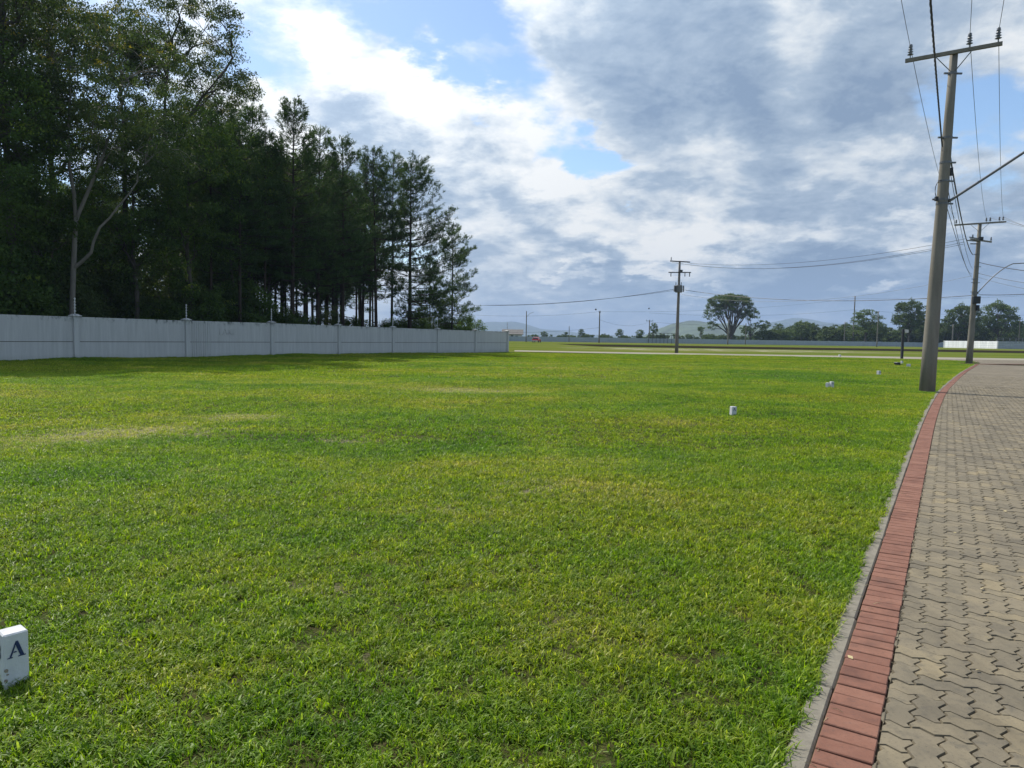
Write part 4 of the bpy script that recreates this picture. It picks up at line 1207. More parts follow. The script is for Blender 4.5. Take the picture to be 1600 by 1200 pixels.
for k, (px, py, Y) in enumerate(((931, 483.5, 215), (1014, 482, 262))):
    p = pt(px, py, Y); b = MB()
    th = np.linspace(-pi/2, pi/2, 7)
    b.tube([(p[0], p[1], p[2]+.28*sin(a)) for a in th], [max(.02, .28*cos(a)) for a in th], 10)
    o = b.obj('warning_ball', 'dark', smooth=True); tag(o, 'small dark aviation ball ' + ('above the bracketed dark pole', 'above the railing pole')[k], 'marker ball')

# ------------------------------------------------------------------ lot markers
LET_A = [   # stencil serif A, two solid pieces and a short bar
    [(0, 0), (.30, 0), (.30, .05), (.22, .07), (.42, .60), (.50, .93), (.44, .93), (.12, .07), (0, .05)],
    [(.46, 1.0), (.60, 1.0), (.92, .07), (1.02, .05), (1.02, 0), (.58, 0), (.58, .05), (.70, .08), (.55, .50), (.46, .78)],
    [(.33, .30), (.52, .30), (.50, .38), (.36, .38)]]
def earclip_faces(P):
    from mathutils.geometry import tessellate_polygon
    return tessellate_polygon([[Vector((x, y, 0)) for x, y in P]])
def letter(parent, polys, origin, ux, size, hgt, nrm):
    b = MB(); ux = np.array(ux, float); up = np.array((0, 0, 1.0)); o = np.array(origin, float)+np.array(nrm)*0.0015
    for P in polys:
        V = np.array([o+ux*x*size+up*y*hgt for x, y in P])
        F = earclip_faces(P)
        b.add(V, np.array(F)); 
    return b.obj('letter', 'bluepaint', parent)
def marker(loc, w_, h, rz, label, lett=None, tilt=(0, 0), lsize=.5, chip=False):
    root = thing('lot_marker', label, 'marker stone', (loc[0], loc[1], loc[2] if len(loc) > 2 else float(hfun(loc[0], loc[1]))), rz, 'white lot markers in the lawn')
    root.rotation_euler = (tilt[0], tilt[1], rz)
    b = MB().box((0, 0, h/2-.05), (w_, w_, h+.1), bevel=.006)
    blk = b.obj('block', 'white', root)
    if lett:
        letter(blk, lett, (-w_*.36, -w_/2-.001, h*.55), (1, 0, 0), w_*.72, h*.30, (0, -1, 0))
    if chip:
        r = random.Random(4)
        for cx_, cz, cw, ch in ((-.040, .085, .010, .012), (-.043, .040, .008, .009), (-.036, .066, .006, .005), (.01, .004, .035, .006)):
            P = [(cx_+cw*cos(a)*r.uniform(.6, 1.1), cz+ch*sin(a)*r.uniform(.6, 1.1)) for a in np.linspace(0, 2*pi, 9)[:-1]]
            V = [(x, -w_/2-.002, z) for x, z in P]
            MB().poly(V, [tuple(range(8))]).obj('paint_chip', 'chip', blk)
        B3 = [[(.62, .0), (.95, .12), (1.0, .32), (.85, .5), (1.0, .68), (.92, .9), (.6, 1.0), (.35, .9), (.62, .88), (.72, .7), (.6, .55), (.6, .47), (.74, .32), (.64, .12), (.35, .12)]]
        b = MB(); P = B3[0]
        V = np.array([(-w_/2-.002, w_*.47-x*w_*.58, h*.50+y*h*.30) for x, y in P]); b.add(V, np.array(earclip_faces(P)))
        b.obj('letter', 'bluepaint', blk)
    return root
ma = gnd(8, 1072)
W_M = .112
W_M = .098
az = radians(50)
ma = gnd(7, 1071)
marker((ma.x + W_M/2*(cos(az)-sin(az)), ma.y + W_M/2*(sin(az)+cos(az))), W_M, atY(7, 987, ma.y).z + .0, az, 'white marker block with navy letter A in the lower left corner', LET_A, (0, 0), chip=True)
mb = gnd(1145, 648.5)
marker((mb.x, mb.y), .108, .20, radians(12), 'small white marker with one dark letter, between camera and the paired blocks', LET_A, (0, .03))
mc = gnd(1293, 605.5)
marker((mc.x, mc.y), .105, .17, radians(35), 'lower grey-white block on the left of the touching pair', None, (.03, 0))
marker((mc.x+.135, mc.y-.02), .11, .21, radians(10), 'taller white block on the right of the touching pair, with a letter', LET_A, (0, .02))
md_ = gnd(1373, 584.5)
marker((md_.x, md_.y), .15, .22, radians(20), 'single white marker beyond the touching pair, small and upright', LET_A)
me_ = gnd(1419.5, 573.5)
marker((me_.x, me_.y), .2, .2, radians(40), 'squat white marker just left of the nearest pole shaft', None)
mf = gnd(1409, 568.5)
marker((mf.x, mf.y), .14, .26, radians(10), 'slim whitish marker below the black sign post', None)
mg = gnd(1312, 557)
marker((mg.x, mg.y), .2, .22, radians(10), 'tiny pale marker at the near edge of the pale cross road', None)
# dark meter box lying in the grass
mh = gnd(1402, 570.5)
r_ = thing('meter_box', 'small black utility box in the grass beside the slim marker', 'utility box', (mh.x, mh.y, 0), .3)
MB().box((0, 0, .08), (.34, .3, .2), bevel=.02).obj('housing', 'dark', r_)
MB().box((0, 0, .195), (.38, .34, .03), bevel=.01).obj('lid', 'steel', r_)
# sign post
sp = atY(1409, 560, 76.0)
r_ = thing('sign_post', 'black square post carrying a small pale sign, beside the cross road', 'sign post', (sp.x, 76.0, 0), 0)
MB().box((.0, 0, 1.52), (.22, .22, 3.2), bevel=.015).obj('post', 'dark', r_)
MB().box((.36, -.02, 2.92), (.40, .06, .34), bevel=.01).obj('sign_plate', 'plaster', r_)
MB().box((.17, -.02, 2.92), (.06, .04, .05)).obj('bracket', 'dark', r_)

# ------------------------------------------------------------------ far walls, gate frame, car, house
def far_wall():
    A = np.array(atY(700, 535, 235)); B = np.array(atY(1478, 536, 268))
    A[2] = B[2] = .36
    d = B[:2]-A[:2]; L = np.linalg.norm(d); d /= L; rz = atan2(d[1], d[0]); n = 27; bay = L/n
    root = thing('boundary_wall', 'long low grey wall crossing the far side of the field', 'wall', tuple(A), rz)
    pm = MB().box((0, 0, .86), (bay-.24, .1, 1.76)).mesh('panel', 'wallfar')
    qm = MB().box((0, 0, .92), (.24, .22, 1.92)).mesh('post', 'wallfar')
    for k in range(n+1):
        link('post', qm, root, (k*bay, 0, 0))
        if k < n: link('panel', pm, root, ((k+.5)*bay, 0, 0))
far_wall()
def white_compound():
    a = atY(1475, 543.5, 235); a.z = .1
    A = np.array((a.x, a.y)); d = np.array((.1, -.995)); rz = atan2(d[1], d[0])
    root = thing('compound_wall', 'bright white wall of stacked slabs with a shaded return at far right', 'wall', (A[0], A[1], a.z), rz)
    # length so that its near end sits at the corner
    t = (0.6817*A[1]-A[0])/(d[0]-.6817*d[1])
    H = 2.62
    for k in range(4):
        MB().box((t/2, 0, H*(k+.5)/4), (t, .14, H/4-.035)).obj('slab', 'bright', root)
    MB().box((t/2, 0, H/2), (t-.05, .08, H-.03)).obj('core', 'wallfar', root)
    MB().box((0, 0, H/2), (.3, .3, H+.1)).obj('post', 'white', root)
    MB().box((t, 0, H/2), (.3, .3, H+.1)).obj('post', 'white', root)
    c = A+d*t
    # shaded side facing the camera, its shade put into a darker blue-grey colour
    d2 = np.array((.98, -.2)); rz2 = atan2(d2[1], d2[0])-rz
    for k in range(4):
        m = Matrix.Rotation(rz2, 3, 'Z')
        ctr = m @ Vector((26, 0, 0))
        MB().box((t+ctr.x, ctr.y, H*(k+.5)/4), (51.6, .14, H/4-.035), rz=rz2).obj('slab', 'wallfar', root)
    r2_ = thing('railing', 'dark metal railing rising behind the shaded white wall at far right', 'railing', (c[0]+.8, c[1]+1.5, a.z+H-.3), rz2+rz)
    for q in np.arange(0, 50, 1.7):
        MB().box((q, 0, .65), (.14, .14, 1.3)).obj('baluster', 'steel', r2_)
    for z in (1.26, .75): MB().box((25, 0, z), (50, .06, .08)).obj('rail', 'steel', r2_)
white_compound()
def gate():
    a = atY(1013, 536.5, 247); a.z = .36
    root = thing('metal_railing', 'open dark metal frame in front of the far wall beside the transformer pole', 'railing', tuple(a), 0)
    w_ = 9.4; h = 3.6
    for z in (h, h-.75): MB().box((w_/2, 0, z), (w_, .1, .12)).obj('rail', 'dark', root)
    for q in np.linspace(0, w_, 8): MB().box((q, 0, h/2), (.11, .1, h)).obj('upright', 'dark', root)
gate()
def house():
    a = atY(786, 530, 262); a.z = .4
    root = thing('house', 'small pale house with a dark pitched roof past the wall end', 'house', tuple(a), 0)
    b = MB(); V = [(0,0,0),(7,0,0),(7,6,0),(0,6,0),(0,0,2.7),(7,0,2.7),(7,6,2.7),(0,6,2.7),(0,3,4.2),(7,3,4.2)]
    b.poly(V, [(0,1,5,4),(2,3,7,6),(1,2,6,9,5),(3,0,4,8,7),(3,2,1,0)]); b.obj('wall', 'plaster', root)
    b = MB(); V = [(-.5,-.6,2.55),(7.5,-.6,2.55),(7.5,3,4.35),(-.5,3,4.35),(7.5,6.6,2.55),(-.5,6.6,2.55)]
    V2 = [(x, y, z-.14) for x, y, z in V]
    b.poly(V+V2, [(0,1,2,3),(3,2,4,5),(9,8,7,6),(11,10,8,9),(0,6,7,1),(5,4,10,11),(1,7,8,2),(2,8,10,4),(0,3,9,6),(3,5,11,9)]); b.obj('roof', 'rooft', root)
    for x in (1.6, 5.0):
        w_ = MB().box((x, -.02, 1.5), (1.2, .06, 1.1)).obj('window', 'white', root)
        MB().box((x, -.06, 1.5), (1.02, .03, .92)).obj('pane', 'glass', w_)
    MB().box((3.3, -.02, 1.05), (.9, .06, 2.1)).obj('door', 'dark', root)
house()
def car():
    a = atY(838.5, 536, 190); a.z = .05+.36
    b0 = atY(838.5, 536.2, 190)
    root = thing('parked_car', 'small red hatchback parked by the slim dark pole at the far wall', 'car', (b0.x, 190, max(b0.z, .38)), radians(76))
    # profile along local x (front +), width along y
    prof = [(-1.9,.35),(-1.95,.75),(-1.8,.98),(-1.45,1.42),(-.2,1.5),(.45,1.38),(1.0,.98),(1.75,.86),(1.95,.62),(1.92,.35)]
    wd = [.80,.82,.80,.64,.62,.64,.80,.78,.74,.76]
    b = MB(); n = len(prof)
    V = [(x, -w_, z) for (x, z), w_ in zip(prof, wd)]+[(x, w_, z) for (x, z), w_ in zip(prof, wd)]
    F = [(i, i+1, n+i+1, n+i) for i in range(n-1)]+[(n-1, 0, n, 2*n-1), tuple(range(n))[::-1], tuple(range(n, 2*n))]
    b.poly(V, F); b.obj('body', 'red', root)
    def pane(P): MB().poly(P, [tuple(range(len(P)))]).obj('window', 'glass', root)
    pane([(-1.835, -.70, 1.02), (-1.835, .70, 1.02), (-1.50, .58, 1.40), (-1.50, -.58, 1.40)])
    pane([(.53, -.58, 1.37), (.53, .58, 1.37), (1.01, .70, 1.01), (1.01, -.70, 1.01)])
    for s_ in (-1, 1):
        pane([(-1.55, s_*.76, 1.02), (.85, s_*.80, 1.0), (.40, s_*.675, 1.34), (-1.35, s_*.67, 1.37)])
        for x in (-1.25, 1.2):
            wb = MB(); an = np.linspace(0, 2*pi, 15)[:-1]
            wb.tube([(0, -.1, 0), (0, .1, 0)], .31, 14); wo_ = wb.obj('wheel', 'tyre', root, loc=(x, s_*.76, .31))
            MB().tube([(0, -.106, 0), (0, .106, 0)], .19, 12).obj('rim', 'steel', wo_)
        MB().box((-1.94, s_*.64, .80), (.08, .22, .26), bevel=.02).obj('tail_light', 'redlamp', root)
        MB().box((1.86, s_*.58, .72), (.10, .26, .14), bevel=.02).obj('headlight', 'lamp', root)
    MB().box((-1.99, 0, .50), (.12, 1.5, .22), bevel=.03).obj('bumper', 'white', root)
    MB().box((1.96, 0, .45), (.12, 1.45, .2), bevel=.03).obj('bumper', 'tyre', root)
car()

# ------------------------------------------------------------------ trees
def kmeans(P, k, r, it=5):
    C_ = P[r.choice(len(P), min(k, len(P)), replace=False)]
    for _ in range(it):
        d = ((P[:, None]-C_[None])**2).sum(-1); a = d.argmin(1)
        C_ = np.array([P[a == j].mean(0) if (a == j).any() else C_[j] for j in range(len(C_))])
    return C_, a
def bez(a, b, c, n=6):
    t = np.linspace(0, 1, n)[:, None]; return (1-t)**2*a+2*t*(1-t)*b+t*t*c
def leaves(b, cen, n, cr, L_, W_, r, droop=0.0, flat=.65, young=0.0, ztop=None, tint=None):
    cen = np.asarray(cen); k = len(cen); N = k*n
    c = np.repeat(cen, n, 0)
    crr = np.repeat(cr*r.uniform(.65, 1.25, k), n)[:, None]
    g = r.normal(0, 1, (N, 3)); g /= np.linalg.norm(g, axis=1)[:, None]; g *= (r.random(N)**.45)[:, None]
    g[:, 2] *= flat
    p = c+g*crr
    a = r.normal(0, 1, (N, 3)); a[:, 2] -= droop*2; a /= np.linalg.norm(a, axis=1)[:, None]
    q = np.cross(a, r.normal(0, 1, (N, 3))); q /= np.linalg.norm(q, axis=1)[:, None]+1e-9
    s = r.uniform(.6, 1.25, N)[:, None]
    V = np.stack([p, p+a*L_*s*.45+q*W_*s*.5, p+a*L_*s, p+a*L_*s*.45-q*W_*s*.5], 1).reshape(-1, 3)
    F = np.arange(N*4).reshape(-1, 4)
    ct = np.repeat(r.uniform(0, .6, k), n)
    rn = np.clip(ct+r.uniform(0, .4, N), 0, 1)
    yy = np.zeros(N)
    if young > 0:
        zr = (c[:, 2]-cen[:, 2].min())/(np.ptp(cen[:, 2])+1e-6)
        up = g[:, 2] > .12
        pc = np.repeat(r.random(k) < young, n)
        yy = np.where(up & (zr > .55) & pc, r.uniform(.3, 1, N), 0)  # yellow young leaves on upper sides, also painting in the sunlit crown tips
    b.add(V, F, rn, yy)
def spread_tree(seed, H, r0, fork, blobs, ncl, per, cr, L_, W_, prim=6, droop=0., flat=.65, young=0., barkm='midbark', leafm='bleaf', shell=.5, lean=(0, 0), limbr=.45, sub=5, name='tree', topbias=0.0, up=0, leaders=None):
    r = np.random.default_rng(seed)
    B = np.array(blobs, float); vol = (B[:, 3]*B[:, 4]*B[:, 5])**.8; pk = r.choice(len(B), ncl, p=vol/vol.sum())
    g = r.normal(0, 1, (ncl, 3)); g[:, 2] += topbias; g /= np.linalg.norm(g, axis=1)[:, None]
    rad = shell+(1-shell)*r.random(ncl)**.6
    rad = np.where(r.random(ncl) < .2, r.random(ncl), rad)
    cen = B[pk, :3]+g*rad[:, None]*B[pk, 3:]
    wood = MB()
    f = np.array([lean[0], lean[1], fork])
    tp = bez(np.array([0, 0, -.3]), np.array([lean[0]*.2, lean[1]*.2, fork*.5]), f, 7)
    wood.tube(tp, np.interp(np.linspace(0, 1, 7), [0, .08, 1], [r0*1.35, r0, r0*.72]), 9, cap=False)
    pc, pa = kmeans(cen, prim, r)
    LP = None
    if leaders:
        L2 = []
        for ld in leaders:
            q = spl(ld, .8); q[1:-1, :2] += r.normal(0, .05, (len(q)-2, 2))
            wood.tube(q, np.linspace(r0*.66, r0*.2, len(q)), 7, cap=False); L2.append(q)
        LP = np.vstack(L2)
    for j in range(len(pc)):
        mem = cen[pa == j]
        if len(mem) == 0: continue
        tgt = pc[j]
        start = tp[-1]+(tp[-2]-tp[-1])*r.uniform(0, .9)
        if LP is not None:
            ok = LP[LP[:, 2] < tgt[2]-2.0]
            if len(ok): start = ok[((ok-tgt)**2).sum(1).argmin()]
        ctrl = start*.45+tgt*.55 if not up else start+(tgt-start)*np.array([.3, .3, .62]); ctrl = ctrl*np.array([.9, .9, 1])+np.array([0, 0, .02*H]); ctrl += r.normal(0, .03*H, 3)*np.array([1, 1, .4])
        lb = bez(start, ctrl, tgt, 8)
        lb[1:-1] += r.normal(0, .008*H, (6, 3))
        lr = np.linspace(r0*limbr*1.2, r0*.12, 8)
        wood.tube(lb, lr, 6, cap=False)
        sc_, sa = kmeans(mem, max(1, min(sub, len(mem)//2)), r, 3)
        for i in range(len(sc_)):
            m2 = mem[sa == i]
            if len(m2) == 0: continue
            k0 = r.integers(2, 7); s2 = lb[k0]
            t2 = sc_[i]; l2 = bez(s2, (s2+t2)/2+np.array([0, 0, .02*H])+r.normal(0, .02*H, 3), t2, 5)
            wood.tube(l2, np.linspace(lr[k0]*.6, r0*.06, 5), 4, cap=False)
            for c in m2:
                s3 = l2[r.integers(1, 5)]
                wood.tube(bez(s3, (s3+c)/2+r.normal(0, .01*H, 3), c, 3), [r0*.06, r0*.045, r0*.02], 3, cap=False)
    crown = MB()
    leaves(crown, cen, per, cr, L_, W_, r, droop, flat, young)
    return dict(trunk=wood.mesh('trunk', barkm, True), crown=crown.mesh('crown', leafm), H=H, name=name)

def pine(seed, H, z0, spread, r0=.2, young_top=False, dens=1.0, side=None, lowfill=0.0, needle=.26, nn_=12, barkm='bark'):
    r = np.random.default_rng(seed)
    wood = MB(); lean = r.normal(0, .012*H, 2)
    n = 9; t = np.linspace(0, 1, n)
    tr = np.stack([lean[0]*t**1.4+r.normal(0, .04, n)*t, lean[1]*t**1.4, -.3+t*(H+.3)], 1)
    wood.tube(tr, np.interp(t, [0, .05, 1], [r0*1.25, r0, .03]), 8, cap=False)
    def tk(z): return np.array([np.interp(z, tr[:, 2], tr[:, 0]), np.interp(z, tr[:, 2], tr[:, 1]), z])
    pos = []; axs = []
    z = z0*(1-lowfill)
    while z < H-.3:
        f = (z-z0)/(H-z0)
        if f < 0:
            k = r.integers(0, 3)
        else:
            k = r.integers(3, 7)
        for _ in range(k):
            a = r.random()*2*pi
            if f >= 0:
                L_ = spread*(min(1, .55+f*2.2) if f < .25 else (1-((f-.25)/.78))**.75)*r.uniform(.55, 1.2)
            else:
                L_ = spread*r.uniform(.25, .6)
            if side is not None:
                L_ *= 1+.45*cos(a-side)
            L_ = max(L_, .35)
            up = np.interp(f, [0, .5, 1], [.05, .35, 1.0])+r.normal(0, .12)
            d = np.array([cos(a), sin(a), 0]); s = tk(z)
            e = s+d*L_+np.array([0, 0, L_*up]); c = s+d*L_*.55+np.array([0, 0, L_*(up*.25-.06)])
            m = max(3, int(L_*1.6)+2); bp = bez(s, c, e, m+1)
            wood.tube(bp, np.linspace(max(.018, r0*.22*(1-f*.6)), .010, m+1), 4, cap=False)
            if f < 0 and r.random() < .75: continue
            nt = int(max(4, L_*6.2*dens))
            for q in range(nt):
                u = r.uniform(.22, 1)**.7
                i = min(int(u*m), m-1); w_ = u*m-i
                p = bp[i]*(1-w_)+bp[i+1]*w_
                tw = .55*(1.15-u)*L_*.5+.15
                off = np.array([-sin(a), cos(a), 0])*r.normal(0, tw)+np.array([0, 0, abs(r.normal(.08, .14))])+d*r.uniform(0, .25)
                e2 = p+off
                if r.random() < .6: wood.tube([p, e2], [.010, .006], 3, cap=False)
                ax = off*.6+d*.35+np.array([0, 0, .55]); ax /= np.linalg.norm(ax)
                pos.append(e2); axs.append(ax)
            pos.append(e); ax = d*.5+np.array([0, 0, .8]); axs.append(ax/np.linalg.norm(ax))
        z += r.uniform(.38, .75)*(1 if f < .6 else .7)
    for q in range(4): pos.append(tk(H-.1*q)); axs.append(np.array([0, 0, 1.0]))
    pos = np.array(pos); axs = np.array(axs); K = len(pos); N = K*nn_
    P = np.repeat(pos, nn_, 0); A = np.repeat(axs, nn_, 0)
    sh = r.uniform(0, .34, N)[:, None]
    P = P+A*sh
    g = r.normal(0, 1, (N, 3)); g -= (g*A).sum(1)[:, None]*A; g /= np.linalg.norm(g, axis=1)[:, None]
    D = A*r.uniform(.35, 1.1, N)[:, None]+g*.65; D /= np.linalg.norm(D, axis=1)[:, None]
    D[:, 2] -= .05
    S = np.cross(D, r.normal(0, 1, (N, 3))); S /= np.linalg.norm(S, axis=1)[:, None]
    Ln = (needle*r.uniform(.7, 1.2, N))[:, None]; wd = .019
    V = np.stack([P-S*wd*.5, P+S*wd*.5, P+D*Ln*.6+S*wd, P+D*Ln, P+D*Ln*.6-S*wd], 1).reshape(-1, 3)
    b = MB(); i = np.arange(N)*5
    b.add(V, np.stack([i, i+1, i+2, i+3, i+4], 1), np.clip(np.repeat(r.uniform(0, .6, K), nn_)+r.uniform(0, .4, N), 0, 1))
    return dict(trunk=wood.mesh('trunk', barkm, True), crown=b.mesh('crown', 'needle'), H=H, name='pine_tree')

def plant(proto, x, y, H, rz, label, cat='tree', group=None, z=0.0, sxy=1.0, name=None):
    s = H/proto['H']
    root = thing(name or proto['name'], label, cat, (x, y, z), rz, group)
    root.scale = (s*sxy, s*sxy, s)
    link('trunk', proto['trunk'], root); link('crown', proto['crown'], root)
    return root
R = random.Random(11)
PN = [pine(101, 20, 6.0, 3.3, .18, dens=1.3, lowfill=.5), pine(102, 20, 7.5, 3.0, .17, dens=1.3, lowfill=.4), pine(103, 20, 5.0, 3.5, .19, dens=1.3, lowfill=.5), pine(104, 20, 9, 2.7, .15, dens=1.3, lowfill=.4)]
PEDGE = pine(105, 20, 3.6, 4.9, .25, dens=1.35, side=-.3, lowfill=.7, needle=.30)
PYOUNG = pine(106, 13, 2.0, 2.7, .13, dens=1.5, lowfill=.6)
PSP = pine(107, 22, 6.0, 3.4, .22, dens=1.6, lowfill=.5)
def wp(px, off):
    """point behind the long wall on the ray of pixel column px, off metres past the wall"""
    d = ray(px, 527.8+(px-800)*ROLL); dx, dy = d.x, d.y
    # (d*t - W0).WN = off
    t = (off+W0 @ WN)/(dx*WN[0]+dy*WN[1])
    return np.array([dx*t, dy*t])
def topH(px, py, p): return atY(px, py, p[1]).z
# --- tall leafy trees on the left
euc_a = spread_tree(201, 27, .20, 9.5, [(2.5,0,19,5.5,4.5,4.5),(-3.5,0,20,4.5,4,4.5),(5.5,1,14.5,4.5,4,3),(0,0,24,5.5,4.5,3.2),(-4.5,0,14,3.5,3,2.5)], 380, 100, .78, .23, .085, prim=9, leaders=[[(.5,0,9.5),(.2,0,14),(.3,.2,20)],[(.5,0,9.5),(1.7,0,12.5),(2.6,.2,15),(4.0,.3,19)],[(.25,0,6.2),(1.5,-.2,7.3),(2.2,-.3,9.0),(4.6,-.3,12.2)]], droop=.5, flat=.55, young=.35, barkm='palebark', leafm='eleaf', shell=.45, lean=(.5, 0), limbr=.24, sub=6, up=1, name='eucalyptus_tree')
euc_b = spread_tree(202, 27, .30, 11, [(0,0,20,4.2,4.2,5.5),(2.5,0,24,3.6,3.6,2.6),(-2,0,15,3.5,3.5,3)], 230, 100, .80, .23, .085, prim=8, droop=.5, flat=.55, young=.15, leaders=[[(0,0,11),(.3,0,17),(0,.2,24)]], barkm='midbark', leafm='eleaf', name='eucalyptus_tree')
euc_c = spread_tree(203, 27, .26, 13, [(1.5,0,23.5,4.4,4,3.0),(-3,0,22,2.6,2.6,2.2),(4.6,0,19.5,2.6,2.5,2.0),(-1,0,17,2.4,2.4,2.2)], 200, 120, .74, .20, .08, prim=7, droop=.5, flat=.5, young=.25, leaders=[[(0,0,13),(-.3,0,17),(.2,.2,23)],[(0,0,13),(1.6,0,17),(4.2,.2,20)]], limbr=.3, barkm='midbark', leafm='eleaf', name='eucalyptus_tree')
euc_d = spread_tree(204, 20, .24, 5.5, [(0,0,14,4.5,4.5,5.5),(1,0,9,4.2,4.2,3)], 290, 95, .95, .22, .11, prim=8, flat=.6, young=.35, leaders=[[(0,0,5.5),(.3,0,9),(0,.2,15)]], limbr=.3, barkm='midbark', leafm='bleaf', name='broadleaf_tree')
bush_a = spread_tree(205, 6, .10, 1.2, [(0,0,3.4,2.4,2.4,2.5),(1.2,0,1.7,1.8,1.8,1.4),(-1.3,0,1.8,1.8,1.8,1.4)], 170, 90, .65, .2, .10, prim=7, flat=.8, young=.1, barkm='midbark', leafm='bleaf', name='understorey_bush')
bush_b = spread_tree(206, 7, .12, 1.8, [(0,0,4.2,2.6,2.6,2.9),(0,0,1.9,2.3,2.3,1.5)], 170, 90, .7, .2, .10, prim=6, flat=.8, barkm='midbark', leafm='eleaf', name='understorey_bush')

GW = 'trees of the wood behind the white wall'
def edge_tree(proto, px, pt_, off, label, rz=None, sxy=1.0, px2=None):
    p = wp(px, off); H = topH(px if px2 is None else px2, pt_, p)
    return plant(proto, p[0], p[1], H, R.random()*6.28 if rz is None else rz, label, group=GW, sxy=sxy)
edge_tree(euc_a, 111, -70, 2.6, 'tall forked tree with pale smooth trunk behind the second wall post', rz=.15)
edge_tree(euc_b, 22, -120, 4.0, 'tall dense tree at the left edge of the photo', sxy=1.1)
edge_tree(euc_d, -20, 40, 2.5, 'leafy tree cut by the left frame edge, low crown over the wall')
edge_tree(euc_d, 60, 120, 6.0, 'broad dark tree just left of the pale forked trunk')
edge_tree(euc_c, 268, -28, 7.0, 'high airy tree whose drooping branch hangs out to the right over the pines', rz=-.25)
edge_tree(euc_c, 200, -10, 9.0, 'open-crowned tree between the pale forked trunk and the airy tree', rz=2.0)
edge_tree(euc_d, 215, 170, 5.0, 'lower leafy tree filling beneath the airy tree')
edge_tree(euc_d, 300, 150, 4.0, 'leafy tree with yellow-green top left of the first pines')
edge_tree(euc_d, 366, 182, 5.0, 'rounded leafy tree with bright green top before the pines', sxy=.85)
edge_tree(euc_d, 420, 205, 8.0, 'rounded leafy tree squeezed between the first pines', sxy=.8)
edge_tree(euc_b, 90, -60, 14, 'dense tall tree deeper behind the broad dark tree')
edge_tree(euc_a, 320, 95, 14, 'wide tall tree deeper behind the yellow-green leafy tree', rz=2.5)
for px, py, off, pr, lb in ((350, 158, 9, 0, 'tall pine peeping over the leafy trees on the left'), (388, 168, 6, 1, 'pine right of the bright green topped tree'),
        (457, 163, 3.5, 'S', 'tallest pointed pine of the row, behind the third wall bay'), (496, 205, 5, 2, 'pine just right of the tallest pointed pine'),
        (536, 222, 4, 0, 'pine behind the fourth wall post'), (566, 250, 7, 1, 'thin pine between the middle pines'), (588, 236, 4.5, 2, 'pine with a blunt top left of the wide edge pine'),
        (612, 240, 8, 3, 'slim pine half hidden by the wide edge pine'), (414, 205, 3.5, 3, 'slim dark pine trunk behind the third wall post'), (330, 180, 4, 3, 'bare-stemmed pine before the leafy trees'),
        (375, 200, 2.8, 1, 'slender pine trunk close to the LAKE panel'), (520, 250, 9, 1, 'pine deeper in behind the fourth wall post'), (476, 240, 9, 0, 'dark pine deeper in behind the tallest pointed pine')):
    edge_tree(PSP if pr == 'S' else PN[pr], px, py, off, lb)
pe = wp(640, 3.2)
plant(PEDGE, pe[0], pe[1], topH(622, 256, pe), 0.0, 'wide pine with low spreading boughs near the end of the row', group=GW)
pe = wp(706, 3.0)
plant(PYOUNG, pe[0], pe[1], topH(705, 357, pe), 1.0, 'short young pine standing last at the right end of the row', group=GW)
pe = wp(672, 6.5)
plant(PYOUNG, pe[0], pe[1], topH(672, 405, pe), 2.2, 'younger pine behind the wide edge pine', group=GW)
# --- the rest of the wood, deeper in
GD = 'trees deep inside the wood'
deep = [(px, off) for off in (11, 16, 22, 29, 37) for px in range(-110, 590, 34)]
for px, off in deep:
    q = px+R.uniform(-14, 14); o_ = off+R.uniform(-2, 2)
    if q > 640-off*1.5: continue
    p = wp(q, o_)
    crest = np.interp(q, [-100, 60, 250, 330, 400, 460, 520, 600, 680], [40, 60, 110, 170, 200, 215, 245, 265, 350])
    H = topH(q, crest+R.uniform(20, 110), p)
    if q < 300:
        if R.random() < .45: continue
        H = topH(q, R.uniform(230, 400), p)
    if q < 260 and R.random() < .6:
        plant(R.choice([euc_b, euc_d]), p[0], p[1], min(H, 27), R.random()*6.28, 'dark leafy tree deep inside the wood, mostly hidden', group=GD)
    else:
        plant(R.choice(PN), p[0], p[1], min(H, 26), R.random()*6.28, 'dark pine stem deep inside the wood among many alike', group=GD)
GB = 'bushes behind the white wall'
for k in range(42):
    px = -60+k*19.2+R.uniform(-6, 6); off = R.uniform(1.8, 9)
    if px > 560: off = R.uniform(2.5, 5)
    if 470 < px < 600 and k % 2: continue
    p = wp(px, off+1.2)
    H = R.uniform(4.0, 7.5) if px < 420 else R.uniform(3.2, 4.6)
    if px > 560: H = R.uniform(3.2, 4.4)
    plant(R.choice([bush_a, bush_b]), p[0], p[1], H, R.random()*6.28, 'dark bush in the undergrowth just behind the white wall', 'bush', GB)
# further bushes at the back close the view between trunks
for k in range(16):
    px = -80+k*26+R.uniform(-6, 6); p = wp(px, 30+R.uniform(0, 14))
    plant(R.choice([bush_a, bush_b]), p[0], p[1], R.uniform(5, 8), R.random()*6.28, 'dark bush in the undergrowth far back in the wood', 'bush', 'bushes far back in the wood', sxy=1.3)
# leaf-littered floor of the wood
def wood_floor():
    a = W0-WD*60+WN*.2; b = W7+WN*.2; c = W7+WN*70; d = W0-WD*60+WN*70
    V = [(*a, -.025), (*b, -.025), (*c, -.025), (*d, -.025)]
    MB().poly(V, [(3, 2, 1, 0)]).obj('wood_floor', 'litter', kind='structure')
wood_floor()

